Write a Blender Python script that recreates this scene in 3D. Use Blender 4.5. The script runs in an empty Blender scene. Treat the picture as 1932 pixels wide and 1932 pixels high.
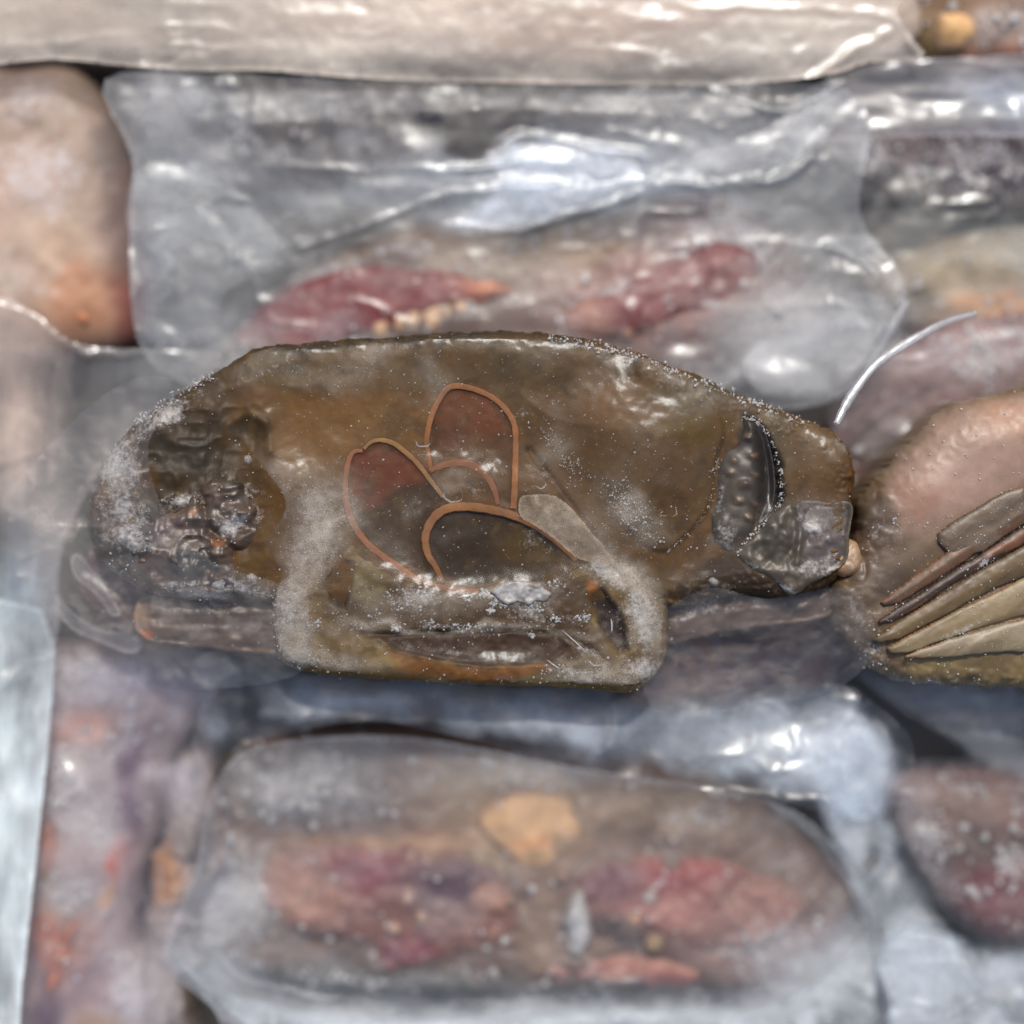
import bpy, math, random
import numpy as np
from mathutils import Vector

# ------------------------------------------------------------------ camera, sky, sun, exposure
SC = bpy.context.scene
ZC, ZF = 4050.0, 450.0            # camera height and focus height, in units of 0.1 mm
U2M = 1e-4
cam_d = bpy.data.cameras.new('camera')
cam = bpy.data.objects.new('camera', cam_d)
SC.collection.objects.link(cam)
cam.location = (0, 0, ZC * U2M)
cam_d.sensor_width = 36
cam_d.lens = 36 * (ZC - ZF) / 1932.0
cam_d.clip_start, cam_d.clip_end = 0.01, 50
cam_d.dof.use_dof = True
cam_d.dof.focus_distance = (ZC - 440) * U2M
cam_d.dof.aperture_fstop = 2.2
cam_d.dof.aperture_blades = 7
SC.camera = cam

SUN_EL = math.radians(57)
SUN_AZ = (0.12, 0.99)           # towards the sun, on the ground (x, y)
world = bpy.data.worlds.new('World')
SC.world = world
world.use_nodes = True
wn = world.node_tree
sky = wn.nodes.new('ShaderNodeTexSky')
sky.sky_type = 'NISHITA'
sky.sun_disc = False
sky.dust_density = 4.0
sky.ozone_density = 0.4
sky.sun_elevation = SUN_EL
sky.sun_rotation = math.atan2(SUN_AZ[0], SUN_AZ[1])
wn.links.new(sky.outputs[0], wn.nodes['Background'].inputs[0])
wn.nodes['Background'].inputs[1].default_value = 0.15
sl = bpy.data.lights.new('sun', 'SUN')
sl.energy = 2.7
sl.angle = math.radians(1.5)
sl.color = (1.0, 0.95, 0.88)
sun = bpy.data.objects.new('sun', sl)
SC.collection.objects.link(sun)
_n = math.hypot(*SUN_AZ)
sd = Vector((SUN_AZ[0] / _n * math.cos(SUN_EL), SUN_AZ[1] / _n * math.cos(SUN_EL), math.sin(SUN_EL)))
sun.rotation_euler = sd.to_track_quat('Z', 'Y').to_euler()
sun.location = sd
SC.view_settings.view_transform = 'Standard'
SC.view_settings.look = 'None'
SC.view_settings.exposure = 0.0
SC.view_settings.gamma = 1.0
SC.render.engine = 'CYCLES'
SC.cycles.transparent_max_bounces = 24
SC.cycles.max_bounces = 8
SC.cycles.use_denoising = True
SC.cycles.sample_clamp_indirect = 4

# ------------------------------------------------------------------ numpy helpers
rng = np.random.RandomState(7)
_T = rng.rand(256, 256).astype(np.float32)

def vnoise(x, y):
    xi, yi = np.floor(x).astype(int), np.floor(y).astype(int)
    fx, fy = x - xi, y - yi
    fx, fy = fx * fx * fx * (fx * (fx * 6 - 15) + 10), fy * fy * fy * (fy * (fy * 6 - 15) + 10)
    a, b = _T[xi & 255, yi & 255], _T[(xi + 1) & 255, yi & 255]
    c, d = _T[xi & 255, (yi + 1) & 255], _T[(xi + 1) & 255, (yi + 1) & 255]
    return (a * (1 - fx) + b * fx) * (1 - fy) + (c * (1 - fx) + d * fx) * fy

def fbm(U, V, size, octs=4, seed=0, sx=1.0, sy=1.0, gain=0.5):
    """-1..1, features about `size` units across"""
    out, amp, tot = 0, 1.0, 0
    f = 1.0 / size
    for k in range(octs):
        out = out + amp * (vnoise(U * f * sx + 17.3 * (seed + 1) + 5.1 * k, V * f * sy + 31.7 * (seed + 1) + 9.7 * k) * 2 - 1)
        tot += amp
        amp *= gain
        f *= 2.03
    return out / tot * 1.6

def ridge(U, V, size, octs=3, seed=0, sx=1.0, sy=1.0):
    out, amp, tot, f = 0, 1.0, 0, 1.0 / size
    for k in range(octs):
        n = vnoise(U * f * sx + 13.1 * (seed + 1), V * f * sy + 7.7 * (seed + 1) + 3 * k) * 2 - 1
        out = out + amp * (1 - np.abs(n)) ** 3
        tot += amp; amp *= 0.5; f *= 2.1
    return out / tot

def lin(c):
    c = np.asarray(c, float) / 255.0
    return np.where(c <= 0.04045, c / 12.92, ((c + 0.055) / 1.055) ** 2.4)

def smooth(pts, n=6, closed=True):
    p = np.asarray(pts, float)
    m = len(p)
    out = []
    rngk = range(m) if closed else range(m - 1)
    for i in rngk:
        if closed:
            a, b, c, d = p[i - 1], p[i], p[(i + 1) % m], p[(i + 2) % m]
        else:
            a, b, c, d = p[max(i - 1, 0)], p[i], p[i + 1], p[min(i + 2, m - 1)]
        for t in np.linspace(0, 1, n, endpoint=False):
            out.append(0.5 * ((2 * b) + (c - a) * t + (2 * a - 5 * b + 4 * c - d) * t * t + (3 * b - a - 3 * c + d) * t ** 3))
    if not closed:
        out.append(p[-1])
    return np.array(out)

def dist_line(U, V, pts):
    best = np.full(U.shape, 1e9)
    for i in range(len(pts) - 1):
        ax, ay = pts[i]; bx, by = pts[i + 1]
        dx, dy = bx - ax, by - ay
        t = np.clip(((U - ax) * dx + (V - ay) * dy) / (dx * dx + dy * dy + 1e-9), 0, 1)
        best = np.minimum(best, (U - ax - t * dx) ** 2 + (V - ay - t * dy) ** 2)
    return np.sqrt(best)

def sdf(U, V, poly):
    """negative inside"""
    d = dist_line(U, V, np.vstack([poly, poly[:1]]))
    inside = np.zeros(U.shape, bool)
    n = len(poly)
    for i in range(n):
        ax, ay = poly[i]; bx, by = poly[(i + 1) % n]
        if ay == by:
            continue
        c = ((ay > V) != (by > V)) & (U < (bx - ax) * (V - ay) / (by - ay) + ax)
        inside ^= c
    return np.where(inside, -d, d)

def sstep(a, b, x):
    t = np.clip((x - a) / (b - a), 0, 1)
    return t * t * (3 - 2 * t)

def gauss(U, V, u, v, ru, rv=None, rot=0.0):
    rv = rv or ru
    c, s = math.cos(math.radians(rot)), math.sin(math.radians(rot))
    x, y = (U - u) * c + (V - v) * s, -(U - u) * s + (V - v) * c
    return np.exp(-((x / ru) ** 2 + (y / rv) ** 2))

def scale_at(z):
    return (ZC - z) / (ZC - ZF)

def to_world(u, v, z, zref):
    s = scale_at(zref)
    return np.stack([(u - 966) * s * U2M, (966 - v) * s * U2M, np.broadcast_to(z, np.shape(u)) * U2M], -1)

class Paint:
    """pigment and frost cover of a surface, laid down in patches with uneven edges"""
    def __init__(self, U, V, base, seed=0, warp=22, wsize=90):
        self.u0, self.v0 = U, V
        self.U = U + warp * fbm(U, V, wsize, 4, seed + 50)
        self.V = V + warp * fbm(U, V, wsize, 4, seed + 90)
        self.C = np.ones(U.shape + (3,)) * lin(base)
        self.F = np.zeros(U.shape)
        self.seed = seed
    def _mix(self, m, rgb):
        self.C = self.C * (1 - m[..., None]) + lin(rgb) * m[..., None]
    def blob(self, u, v, ru, rv, rgb, a=1.0, rot=0, hard=1.0):
        g = gauss(self.U, self.V, u, v, ru, rv, rot)
        self._mix(a * sstep(0.5 - 0.5 / hard, 0.5 + 0.35 / hard, g), rgb)
    def poly(self, pts, rgb, a=1.0, soft=14):
        d = sdf(self.U, self.V, np.asarray(pts, float))
        self._mix(a * sstep(soft, -soft, d), rgb)
    def line(self, pts, rgb, w, a=1.0):
        d = dist_line(self.U, self.V, np.asarray(pts, float))
        self._mix(a * np.exp(-(d / w) ** 2), rgb)
    def streaks(self, rgb, a, size, sx, sy, seed=3, lo=0.0, hi=0.6):
        self._mix(a * sstep(lo, hi, fbm(self.U, self.V, size, 4, seed + self.seed, sx, sy)), rgb)
    def frost(self, u, v, ru, rv, a, rot=0):
        self.F = np.maximum(self.F, a * gauss(self.U, self.V, u, v, ru, rv, rot))

# ------------------------------------------------------------------ materials
def nodes_of(name):
    m = bpy.data.materials.new(name)
    m.use_nodes = True
    nt = m.node_tree
    nt.nodes.clear()
    return m, nt, nt.nodes.new, nt.links.new

def mk_noise(N, L, co, scale, detail=4, rough=0.6):
    n = N('ShaderNodeTexNoise')
    n.inputs['Scale'].default_value = scale
    n.inputs['Detail'].default_value = detail
    n.inputs['Roughness'].default_value = rough
    L(co, n.inputs['Vector'])
    return n.outputs['Fac']

def mmath(N, L, op, a, b=None, clamp=False):
    n = N('ShaderNodeMath'); n.operation = op; n.use_clamp = clamp
    for k, x in enumerate((a, b)):
        if x is None: continue
        if isinstance(x, (int, float)): n.inputs[k].default_value = x
        else: L(x, n.inputs[k])
    return n.outputs[0]

def mixcol(N, L, fac, a, b, blend='MIX'):
    n = N('ShaderNodeMix'); n.data_type = 'RGBA'; n.blend_type = blend
    for k, x in ((0, fac), (6, a), (7, b)):
        if isinstance(x, (int, float)): n.inputs[k].default_value = x
        elif isinstance(x, tuple): n.inputs[k].default_value = x
        else: L(x, n.inputs[k])
    return n.outputs[2]

def flesh_material(name, rough=0.42, coat=0.5, coat_rough=0.18, bump=0.6, fscale=900, frostcol=(0.48, 0.47, 0.46, 1), spec=0.5, frost0=0.0):
    """shell or flesh under a thin ice glaze: pigment and frost cover come from the mesh, grain and relief from noise"""
    m, nt, N, L = nodes_of(name)
    out, bs = N('ShaderNodeOutputMaterial'), N('ShaderNodeBsdfPrincipled')
    co = N('ShaderNodeTexCoord').outputs['Object']
    col = N('ShaderNodeAttribute'); col.attribute_name = 'Pigment'
    fr = N('ShaderNodeAttribute'); fr.attribute_name = 'Frost'
    n1, n2 = mk_noise(N, L, co, fscale * 0.35, 6, 0.65), mk_noise(N, L, co, fscale, 5, 0.75)
    n3 = mk_noise(N, L, co, fscale * 3.2, 3, 0.7)
    var = mmath(N, L, 'MULTIPLY_ADD', n1, 0.7); var.node.inputs[2].default_value = 0.68
    cc = N('ShaderNodeCombineColor')
    for k in range(3): L(var, cc.inputs[k])
    base = mixcol(N, L, 1.0, col.outputs['Color'], cc.outputs[0], 'MULTIPLY')
    fm = mmath(N, L, 'MULTIPLY_ADD', mmath(N, L, 'ADD', n2, mmath(N, L, 'MULTIPLY', n1, 0.6)), 1.5); fm.node.inputs[2].default_value = -1.2 + frost0
    fm = mmath(N, L, 'ADD', fm, fr.outputs['Fac'])
    mr = N('ShaderNodeMapRange'); mr.interpolation_type = 'SMOOTHSTEP'
    mr.inputs['From Min'].default_value = 0.22; mr.inputs['From Max'].default_value = 1.0
    mr.inputs['To Max'].default_value = 0.85
    L(fm, mr.inputs['Value'])
    final = mixcol(N, L, mr.outputs[0], base, frostcol)
    L(final, bs.inputs['Base Color'])
    r = mmath(N, L, 'MULTIPLY_ADD', mr.outputs[0], 0.3); r.node.inputs[2].default_value = rough
    L(r, bs.inputs['Roughness'])
    bs.inputs['Specular IOR Level'].default_value = spec
    bs.inputs['Coat Weight'].default_value = coat
    bs.inputs['Coat Roughness'].default_value = coat_rough
    h = mmath(N, L, 'ADD', mmath(N, L, 'MULTIPLY', n2, 1.0), mmath(N, L, 'MULTIPLY', n3, 0.45))
    h = mmath(N, L, 'ADD', h, mmath(N, L, 'MULTIPLY', mr.outputs[0], 0.5))
    b = N('ShaderNodeBump'); b.inputs['Strength'].default_value = bump; b.inputs['Distance'].default_value = 0.0004
    L(h, b.inputs['Height'])
    L(b.outputs[0], bs.inputs['Normal']); L(b.outputs[0], bs.inputs['Coat Normal'])
    L(bs.outputs[0], out.inputs[0])
    return m

def film_material(name, rough=0.22, tint=(0.8, 0.81, 0.82), streak=(1, 1, 1), gloss=1.3, haze_k=1.0, ns=260, amp=1.1, fine=0.0):
    """clear plastic film: see-through, glossy both sides, milky where the haze attribute says"""
    m, nt, N, L = nodes_of(name)
    out = N('ShaderNodeOutputMaterial')
    tc = N('ShaderNodeTexCoord').outputs['Object']
    mp = N('ShaderNodeMapping'); mp.inputs['Scale'].default_value = streak
    L(tc, mp.inputs[0]); co = mp.outputs[0]
    hz = N('ShaderNodeAttribute'); hz.attribute_name = 'Haze'
    col = N('ShaderNodeAttribute'); col.attribute_name = 'Pigment'
    n1, n2 = mk_noise(N, L, co, ns, 6, 0.65), mk_noise(N, L, co, 1500, 4, 0.7)
    f = mmath(N, L, 'MULTIPLY_ADD', n1, amp); f.node.inputs[2].default_value = 0.97 - 0.5 * amp - 0.5 * fine
    f = mmath(N, L, 'ADD', f, mmath(N, L, 'MULTIPLY', mk_noise(N, L, co, 4200, 3, 0.8), fine))
    f = mmath(N, L, 'MULTIPLY', f, hz.outputs['Fac'])
    f = mmath(N, L, 'MULTIPLY', f, haze_k, True)
    tr = N('ShaderNodeBsdfTransparent'); tr.inputs[0].default_value = (0.97, 0.975, 0.98, 1)
    di, tl = N('ShaderNodeBsdfDiffuse'), N('ShaderNodeBsdfTranslucent')
    L(col.outputs['Color'], di.inputs[0]); L(col.outputs['Color'], tl.inputs[0])
    mdt = N('ShaderNodeMixShader'); mdt.inputs[0].default_value = 0.25
    L(di.outputs[0], mdt.inputs[1]); L(tl.outputs[0], mdt.inputs[2])
    body = N('ShaderNodeMixShader')
    L(f, body.inputs[0]); L(tr.outputs[0], body.inputs[1]); L(mdt.outputs[0], body.inputs[2])
    gl = N('ShaderNodeBsdfGlossy'); gl.inputs['Roughness'].default_value = rough
    gl.inputs['Color'].default_value = (0.93, 0.97, 1, 1)
    lw = N('ShaderNodeLayerWeight'); lw.inputs[0].default_value = 0.5
    fk = mmath(N, L, 'MULTIPLY_ADD', mmath(N, L, 'POWER', lw.outputs['Facing'], 5.0), 0.9); fk.node.inputs[2].default_value = 0.04
    fk = mmath(N, L, 'MULTIPLY', fk, gloss, True)
    b = N('ShaderNodeBump'); b.inputs['Strength'].default_value = 0.15; b.inputs['Distance'].default_value = 0.0005
    L(mmath(N, L, 'ADD', n1, mmath(N, L, 'MULTIPLY', n2, 0.25)), b.inputs['Height'])
    L(b.outputs[0], gl.inputs['Normal']); L(b.outputs[0], di.inputs['Normal'])
    top = N('ShaderNodeMixShader')
    L(fk, top.inputs[0]); L(body.outputs[0], top.inputs[1]); L(gl.outputs[0], top.inputs[2])
    L(top.outputs[0], out.inputs[0])
    return m

def ice_material(name, clear=0.4, col=(0.75, 0.77, 0.79, 1), rough=0.12):
    m, nt, N, L = nodes_of(name)
    out, bs, tr, mx = N('ShaderNodeOutputMaterial'), N('ShaderNodeBsdfPrincipled'), N('ShaderNodeBsdfTransparent'), N('ShaderNodeMixShader')
    co = N('ShaderNodeTexCoord').outputs['Object']
    n = mk_noise(N, L, co, 2500, 4, 0.7)
    bs.inputs['Base Color'].default_value = col
    bs.inputs['Roughness'].default_value = rough
    bs.inputs['Specular IOR Level'].default_value = 0.7
    b = N('ShaderNodeBump'); b.inputs['Strength'].default_value = 0.4; b.inputs['Distance'].default_value = 0.0002
    L(n, b.inputs['Height']); L(b.outputs[0], bs.inputs['Normal'])
    f = mmath(N, L, 'MULTIPLY_ADD', n, 0.6, True); f.node.inputs[2].default_value = clear - 0.3
    L(f, mx.inputs[0]); L(bs.outputs[0], mx.inputs[1]); L(tr.outputs[0], mx.inputs[2])
    L(mx.outputs[0], out.inputs[0])
    return m

M_SHELL = flesh_material('crab_shell_under_ice', 0.6, 0.08, 0.35, 0.10, 1100, spec=0.2)
M_SHELL_R = flesh_material('pale_shell_under_ice', 0.5, 0.25, 0.3, 0.10, 1100, spec=0.35)
M_WET = flesh_material('wet_dark_shell', 0.45, 0.25, 0.28, 0.14, 900)
M_FAR = flesh_material('frosted_crab_meat', 0.6, 0.1, 0.4, 0.3, 520, (0.52, 0.50, 0.50, 1), frost0=0.05)
M_RIM = flesh_material('orange_shell_edge', 0.7, 0.0, 0.4, 0.3, 1600, spec=0.2)
M_FILM = film_material('clear_film', rough=0.28)
M_FILM_H = film_material('clear_film_drawn', streak=(0.35, 1.6, 1))
M_FILM_V = film_material('clear_film_upright', streak=(1.6, 0.3, 1), rough=0.2)
M_GLAZE = film_material('ice_glaze', rough=0.22, gloss=0.35, ns=420, amp=2.5, fine=2.0)
M_ICE = ice_material('ice_grains', 0.55, (0.6, 0.6, 0.6, 1), 0.2)
M_ICE_FAR = ice_material('frost_tufts', 0.35, (0.66, 0.65, 0.65, 1), 0.35)
M_BUB = ice_material('ice_bubble', 0.72, (0.62, 0.60, 0.58, 1), 0.06)
M_TIE = film_material('milky_tube', rough=0.2, gloss=2.5)

# ------------------------------------------------------------------ mesh helpers
def tag(o, label, cat, group=None, kind=None):
    if label: o['label'] = label
    if cat: o['category'] = cat
    if group: o['group'] = group
    if kind: o['kind'] = kind
    return o

def thing(name, label, cat, u, v, z, group=None):
    o = bpy.data.objects.new(name, None)
    o.empty_display_size = 0.01
    SC.collection.objects.link(o)
    o.location = Vector(to_world(np.array(float(u)), np.array(float(v)), z, z))
    return tag(o, label, cat, group)

def link_mesh(name, co, faces, mat, parent=None, attrs=None, smooth_shade=True):
    me = bpy.data.meshes.new(name)
    co = np.asarray(co, float)
    off = np.array(parent.location) if parent is not None else np.zeros(3)
    if parent is not None and parent.parent is not None:
        off = off + np.array(parent.parent.location)
    if isinstance(faces, np.ndarray):
        k = faces.shape[1]
        me.vertices.add(len(co)); me.vertices.foreach_set('co', (co - off).astype(np.float32).ravel())
        me.loops.add(faces.size); me.loops.foreach_set('vertex_index', faces.astype(np.int32).ravel())
        me.polygons.add(len(faces)); me.polygons.foreach_set('loop_start', np.arange(0, faces.size, k, dtype=np.int32))
        me.update(calc_edges=True)
    else:
        me.from_pydata((co - off).tolist(), [], faces)
    if smooth_shade:
        me.polygons.foreach_set('use_smooth', np.ones(len(me.polygons), bool))
    for an, (kind, data) in (attrs or {}).items():
        a = me.attributes.new(an, kind, 'POINT')
        if kind == 'FLOAT_COLOR':
            d4 = np.ones((len(co), 4), np.float32); d4[:, :3] = data
            a.data.foreach_set('color', d4.ravel())
        else:
            a.data.foreach_set('value', np.asarray(data, np.float32).ravel())
    me.materials.append(mat)
    me.validate()
    o = bpy.data.objects.new(name, me)
    SC.collection.objects.link(o)
    if parent is not None:
        o.parent = parent
    return o

def area_grid(poly, step, rag=0.0, rsize=30, seed=0):
    lo, hi = poly.min(0) - 2 * step, poly.max(0) + 2 * step
    us, vs = np.arange(lo[0], hi[0], step), np.arange(lo[1], hi[1], step)
    U, V = np.meshgrid(us, vs, indexing='ij')
    d = sdf(U, V, poly)
    if rag:
        d = d + rag * fbm(U, V, rsize, 3, seed + 200)
    keep = d < 0.5 * step
    gu, gv = np.gradient(d, step)
    g = np.sqrt(gu ** 2 + gv ** 2) + 1e-6
    near = keep & (d > -0.5 * step)
    U = np.where(near, U - d * gu / g / np.maximum(g, 0.5), U)
    V = np.where(near, V - d * gv / g / np.maximum(g, 0.5), V)
    q = keep[:-1, :-1] & keep[1:, :-1] & keep[1:, 1:] & keep[:-1, 1:]
    idx = np.arange(U.size).reshape(U.shape)
    F = np.stack([idx[:-1, 1:][q], idx[1:, 1:][q], idx[1:, :-1][q], idx[:-1, :-1][q]], -1)
    used = np.unique(F)
    remap = np.full(U.size, -1); remap[used] = np.arange(len(used))
    return U.ravel()[used], V.ravel()[used], np.maximum(-d.ravel()[used], 0), remap[F]

def boundary(F):
    e = np.concatenate([F[:, [0, 1]], F[:, [1, 2]], F[:, [2, 3]], F[:, [3, 0]]])
    key = np.sort(e, 1)
    k = key[:, 0].astype(np.int64) * (F.max() + 1) + key[:, 1]
    _, inv, cnt = np.unique(k, return_inverse=True, return_counts=True)
    return e[cnt[inv] == 1]

def body(name, pts, zbase, zedge, H, width, paint, mat, parent, step=4, detail=None, rag=0.0, rsize=30, seed=0, sm=6, zref=None):
    """a solid, domed piece: outline PTS, side wall from zbase to zedge, then a dome rising H over WIDTH"""
    poly = smooth(pts, sm) if sm else np.asarray(pts, float)
    U, V, d, F = area_grid(poly, step, rag, rsize, seed)
    t = np.clip(d / width, 0, 1)
    z = zedge + H * np.sqrt(np.maximum(1 - (1 - t) ** 2, 0))
    if detail is not None:
        z = z + detail(U, V, d) * np.clip(d / 10.0, 0, 1)
    P = paint(U, V, d)
    co = to_world(U, V, z, zref if zref is not None else zedge + 0.35 * H)
    be = boundary(F)
    vs = np.unique(be)
    m = {int(x): k for k, x in enumerate(vs)}
    n0 = len(co)
    low = co[vs].copy(); low[:, 2] = zbase * U2M
    skirt = np.array([[b, a, n0 + m[int(a)], n0 + m[int(b)]] for a, b in be])
    C, Fr = np.vstack([P.C, P.C[vs]]), np.concatenate([P.F, P.F[vs]])
    o = link_mesh(name, np.vstack([co, low]), np.vstack([F, skirt]), mat, parent,
                  {'Pigment': ('FLOAT_COLOR', np.clip(C * (np.array([0.60, 0.50, 0.22]) if mat is M_SHELL else np.array([0.8, 0.72, 0.6]) if mat is M_WET else 0.85 if mat is M_SHELL_R else np.array([1.0, 0.96, 0.92])), 0.004, 0.9)), 'Frost': ('FLOAT', Fr)})
    o['_'] = 0; del o['_']
    return o, co, P.F

def crystals(name, parent, co, weights, n, smin, smax, lift=1.0, seed=0, mat=None):
    """small grains of ice frozen to a surface, one joined piece"""
    r = np.random.RandomState(seed + 11)
    w = np.clip(weights, 0, None) + 1e-6
    pick = r.choice(len(co), n, p=w / w.sum())
    base = np.array([[1, 0, 0], [-1, 0, 0], [0, 1, 0], [0, -1, 0], [0, 0, 1], [0, 0, -1]], float)
    fc = np.array([[0, 2, 4], [2, 1, 4], [1, 3, 4], [3, 0, 4], [2, 0, 5], [1, 2, 5], [3, 1, 5], [0, 3, 5]])
    V, F = [], []
    for k, p in enumerate(pick):
        s = (smin + (smax - smin) * r.rand() ** 3) * U2M
        q, _ = np.linalg.qr(r.randn(3, 3))
        V.append((base * (0.4 + 0.9 * r.rand(6, 1)) * s) @ q.T + co[p] + np.array([r.randn() * 2 * U2M, r.randn() * 2 * U2M, s * 0.3 * lift]))
        F.append(fc + 6 * k)
    o = link_mesh(name, np.vstack(V), np.vstack(F), mat or M_ICE, parent, None, False)
    o['kind'] = 'stuff'
    return o

def tube(name, pts, rad, zf, mat, parent, rgb=None, zref=450, n=8, sm=5, closed=False, taper=None, haze=None, flat=1.0):
    p = smooth(pts, sm, closed)
    m = len(p)
    z = zf(p[:, 0], p[:, 1]) if callable(zf) else np.full(m, float(zf))
    c = to_world(p[:, 0], p[:, 1], z, zref)
    tg = np.gradient(c, axis=0)
    if closed:
        tg = np.roll(c, -1, 0) - np.roll(c, 1, 0)
    tg /= np.linalg.norm(tg, axis=1, keepdims=True) + 1e-12
    up = np.array([0, 0, 1.0])
    a = np.cross(tg, up); a /= np.linalg.norm(a, axis=1, keepdims=True) + 1e-12
    b = np.cross(a, tg)
    R = np.full(m, rad * U2M)
    if taper is not None:
        R = R * np.interp(np.linspace(0, 1, m), np.linspace(0, 1, len(taper)), taper)
    R = R * (1 + 0.10 * np.sin(np.arange(m) * 2.1) * np.sin(np.arange(m) * 0.7))
    th = np.linspace(0, 2 * math.pi, n, endpoint=False)
    V = (c[:, None] + R[:, None, None] * (np.cos(th)[None, :, None] * a[:, None] + flat * np.sin(th)[None, :, None] * b[:, None])).reshape(-1, 3)
    F = []
    for i in range(m if closed else m - 1):
        j = (i + 1) % m
        for k in range(n):
            F.append([i * n + k, j * n + k, j * n + (k + 1) % n, i * n + (k + 1) % n])
    at = {}
    if rgb is not None:
        rn = np.random.RandomState(3)
        C = np.repeat(lin(rgb)[None] * (1 + 0.18 * fbm(p[:, 0], p[:, 1], 30, 3, 5))[:, None], n, 0)
        at['Pigment'] = ('FLOAT_COLOR', np.clip(C, 0, 0.9))
        at['Frost'] = ('FLOAT', np.zeros(m * n))
    if haze is not None:
        at['Haze'] = ('FLOAT', np.full(m * n, haze))
    F = np.array(F)
    if not closed:
        V = np.vstack([V, c[:1], c[-1:]])
        for an in list(at):
            kd, dt = at[an]
            at[an] = (kd, np.concatenate([dt, dt[:1], dt[-1:]]))
        e0, e1 = m * n, m * n + 1
        caps = [[e0, (k + 1) % n, k, e0] for k in range(n)] + [[e1, (m - 1) * n + k, (m - 1) * n + (k + 1) % n, e1] for k in range(n)]
        faces = F.tolist() + [q[:3] for q in caps]
        return link_mesh(name, V, faces, mat, parent, at)
    return link_mesh(name, V, F, mat, parent, at)

HAZE0 = 0.32
SU, SV = SUN_AZ[0] / _n, -SUN_AZ[1] / _n        # towards the sun in (u, v)
HT = math.tan((math.pi / 2 - SUN_EL) / 2)

def film(name, pts, z, mat, parent, haze=0.2, rgb=(205, 208, 210), step=6, wr=10, wsize=170, creases=(), folds=(), hazes=(), dips=(),
         seed=0, edge=(4, 0.5), sx=1.0, sy=1.0, sm=4, fine=0.7, slope=(0, 0), tints=(), soft=0, wisp=0.2, crinkle=1.0):
    """a sheet of film with its wrinkles: CREASES (pts, width, height, haze), FOLDS (u, v, ru, rv, rot, amount) tilted pleats, HAZES (u, v, ru, rv, rot, amount)"""
    poly = smooth(pts, sm) if sm else np.asarray(pts, float)
    U, V, d, F = area_grid(poly, step, 0)
    wr = wr * 0.42
    Z = z + wr * fbm(U, V, wsize, 3, seed, sx, sy) + wr * 0.9 * ridge(U, V, wsize * 1.3, 2, seed + 4, sx, sy) + fine * fbm(U, V, 28, 3, seed + 8)
    rd = np.clip(ridge(U + 20 * fbm(U, V, 60, 2, seed + 70), V, 120, 2, seed + 71, sx, sy) - .45, 0, 1) * sstep(-.2, .5, fbm(U, V, 200, 2, seed + 72))
    Z = Z + 9 * crinkle * rd
    Z = Z + slope[0] * (U - 966) + slope[1] * (V - 966)
    Hz = HAZE0 * haze * (1 + 0.9 * fbm(U, V, 120, 4, seed + 20, sx, sy))
    C = np.ones(U.shape + (3,)) * np.minimum(lin(rgb) * 1.25, .85)
    for (u, v, ru, rv, rot, c) in tints:
        g = gauss(U, V, u, v, ru, rv, rot)[..., None]
        C = C * (1 - g) + np.minimum(lin(c) * 1.25, .85) * g
    for (u, v, ru, rv, rot, h) in hazes:
        Hz = Hz + h * gauss(U + 14 * fbm(U, V, 60, 3, seed + 31), V + 14 * fbm(U, V, 60, 3, seed + 32), u, v, ru, rv, rot)
    for (p, w, h, hh) in creases:
        p = smooth(p, 5, False)
        dl = dist_line(U + 9 * fbm(U, V, 70, 3, seed + 41), V + 9 * fbm(U, V, 70, 3, seed + 42), p)
        along = np.clip(0.5 + 0.9 * fbm(U, V, 220, 2, seed + 43), 0, 1.2)
        w = w * 0.75
        g = np.exp(-(dl / w) ** 2) * along
        hh = hh * along
        Z = Z + 0.38 * h * g
        Hz = Hz + hh * np.exp(-(dl / max(w * 0.5, step * 0.8)) ** 2)
    for (u, v, ru, rv, rot, a) in folds:
        g = gauss(U, V, u, v, ru, rv, rot)
        Z = Z - a * HT * ((U - u) * SU + (V - v) * SV) * g
    for (u, v, ru, rv, rot, h) in dips:
        Z = Z + h * gauss(U, V, u, v, ru, rv, rot)
    Hz = Hz + .3 * crinkle * rd ** 1.5
    if wisp:
        wx, wy = U + 40 * fbm(U, V, 150, 3, seed + 60), V + 40 * fbm(U, V, 150, 3, seed + 61)
        Hz = Hz + wisp * sstep(0.1, 0.95, fbm(wx, wy, 130, 5, seed + 62, .6 * sx, 1.3 * sy, .6)) + .6 * wisp * sstep(0.3, 0.9, fbm(wx, wy, 46, 4, seed + 63, .8 * sx, 1.1 * sy, .6))
    if soft:
        Hz = Hz * sstep(0, soft, d + .25 * soft * fbm(U, V, 60, 3, seed + 64))
    if edge and not soft:
        Hz = Hz + edge[1] * np.exp(-(d / edge[0]) ** 2)
    co = to_world(U, V, Z, z)
    return link_mesh(name, co, F, mat, parent, {'Pigment': ('FLOAT_COLOR', np.clip(C, 0, 0.9)), 'Haze': ('FLOAT', np.clip(Hz, 0, 1))})

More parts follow.
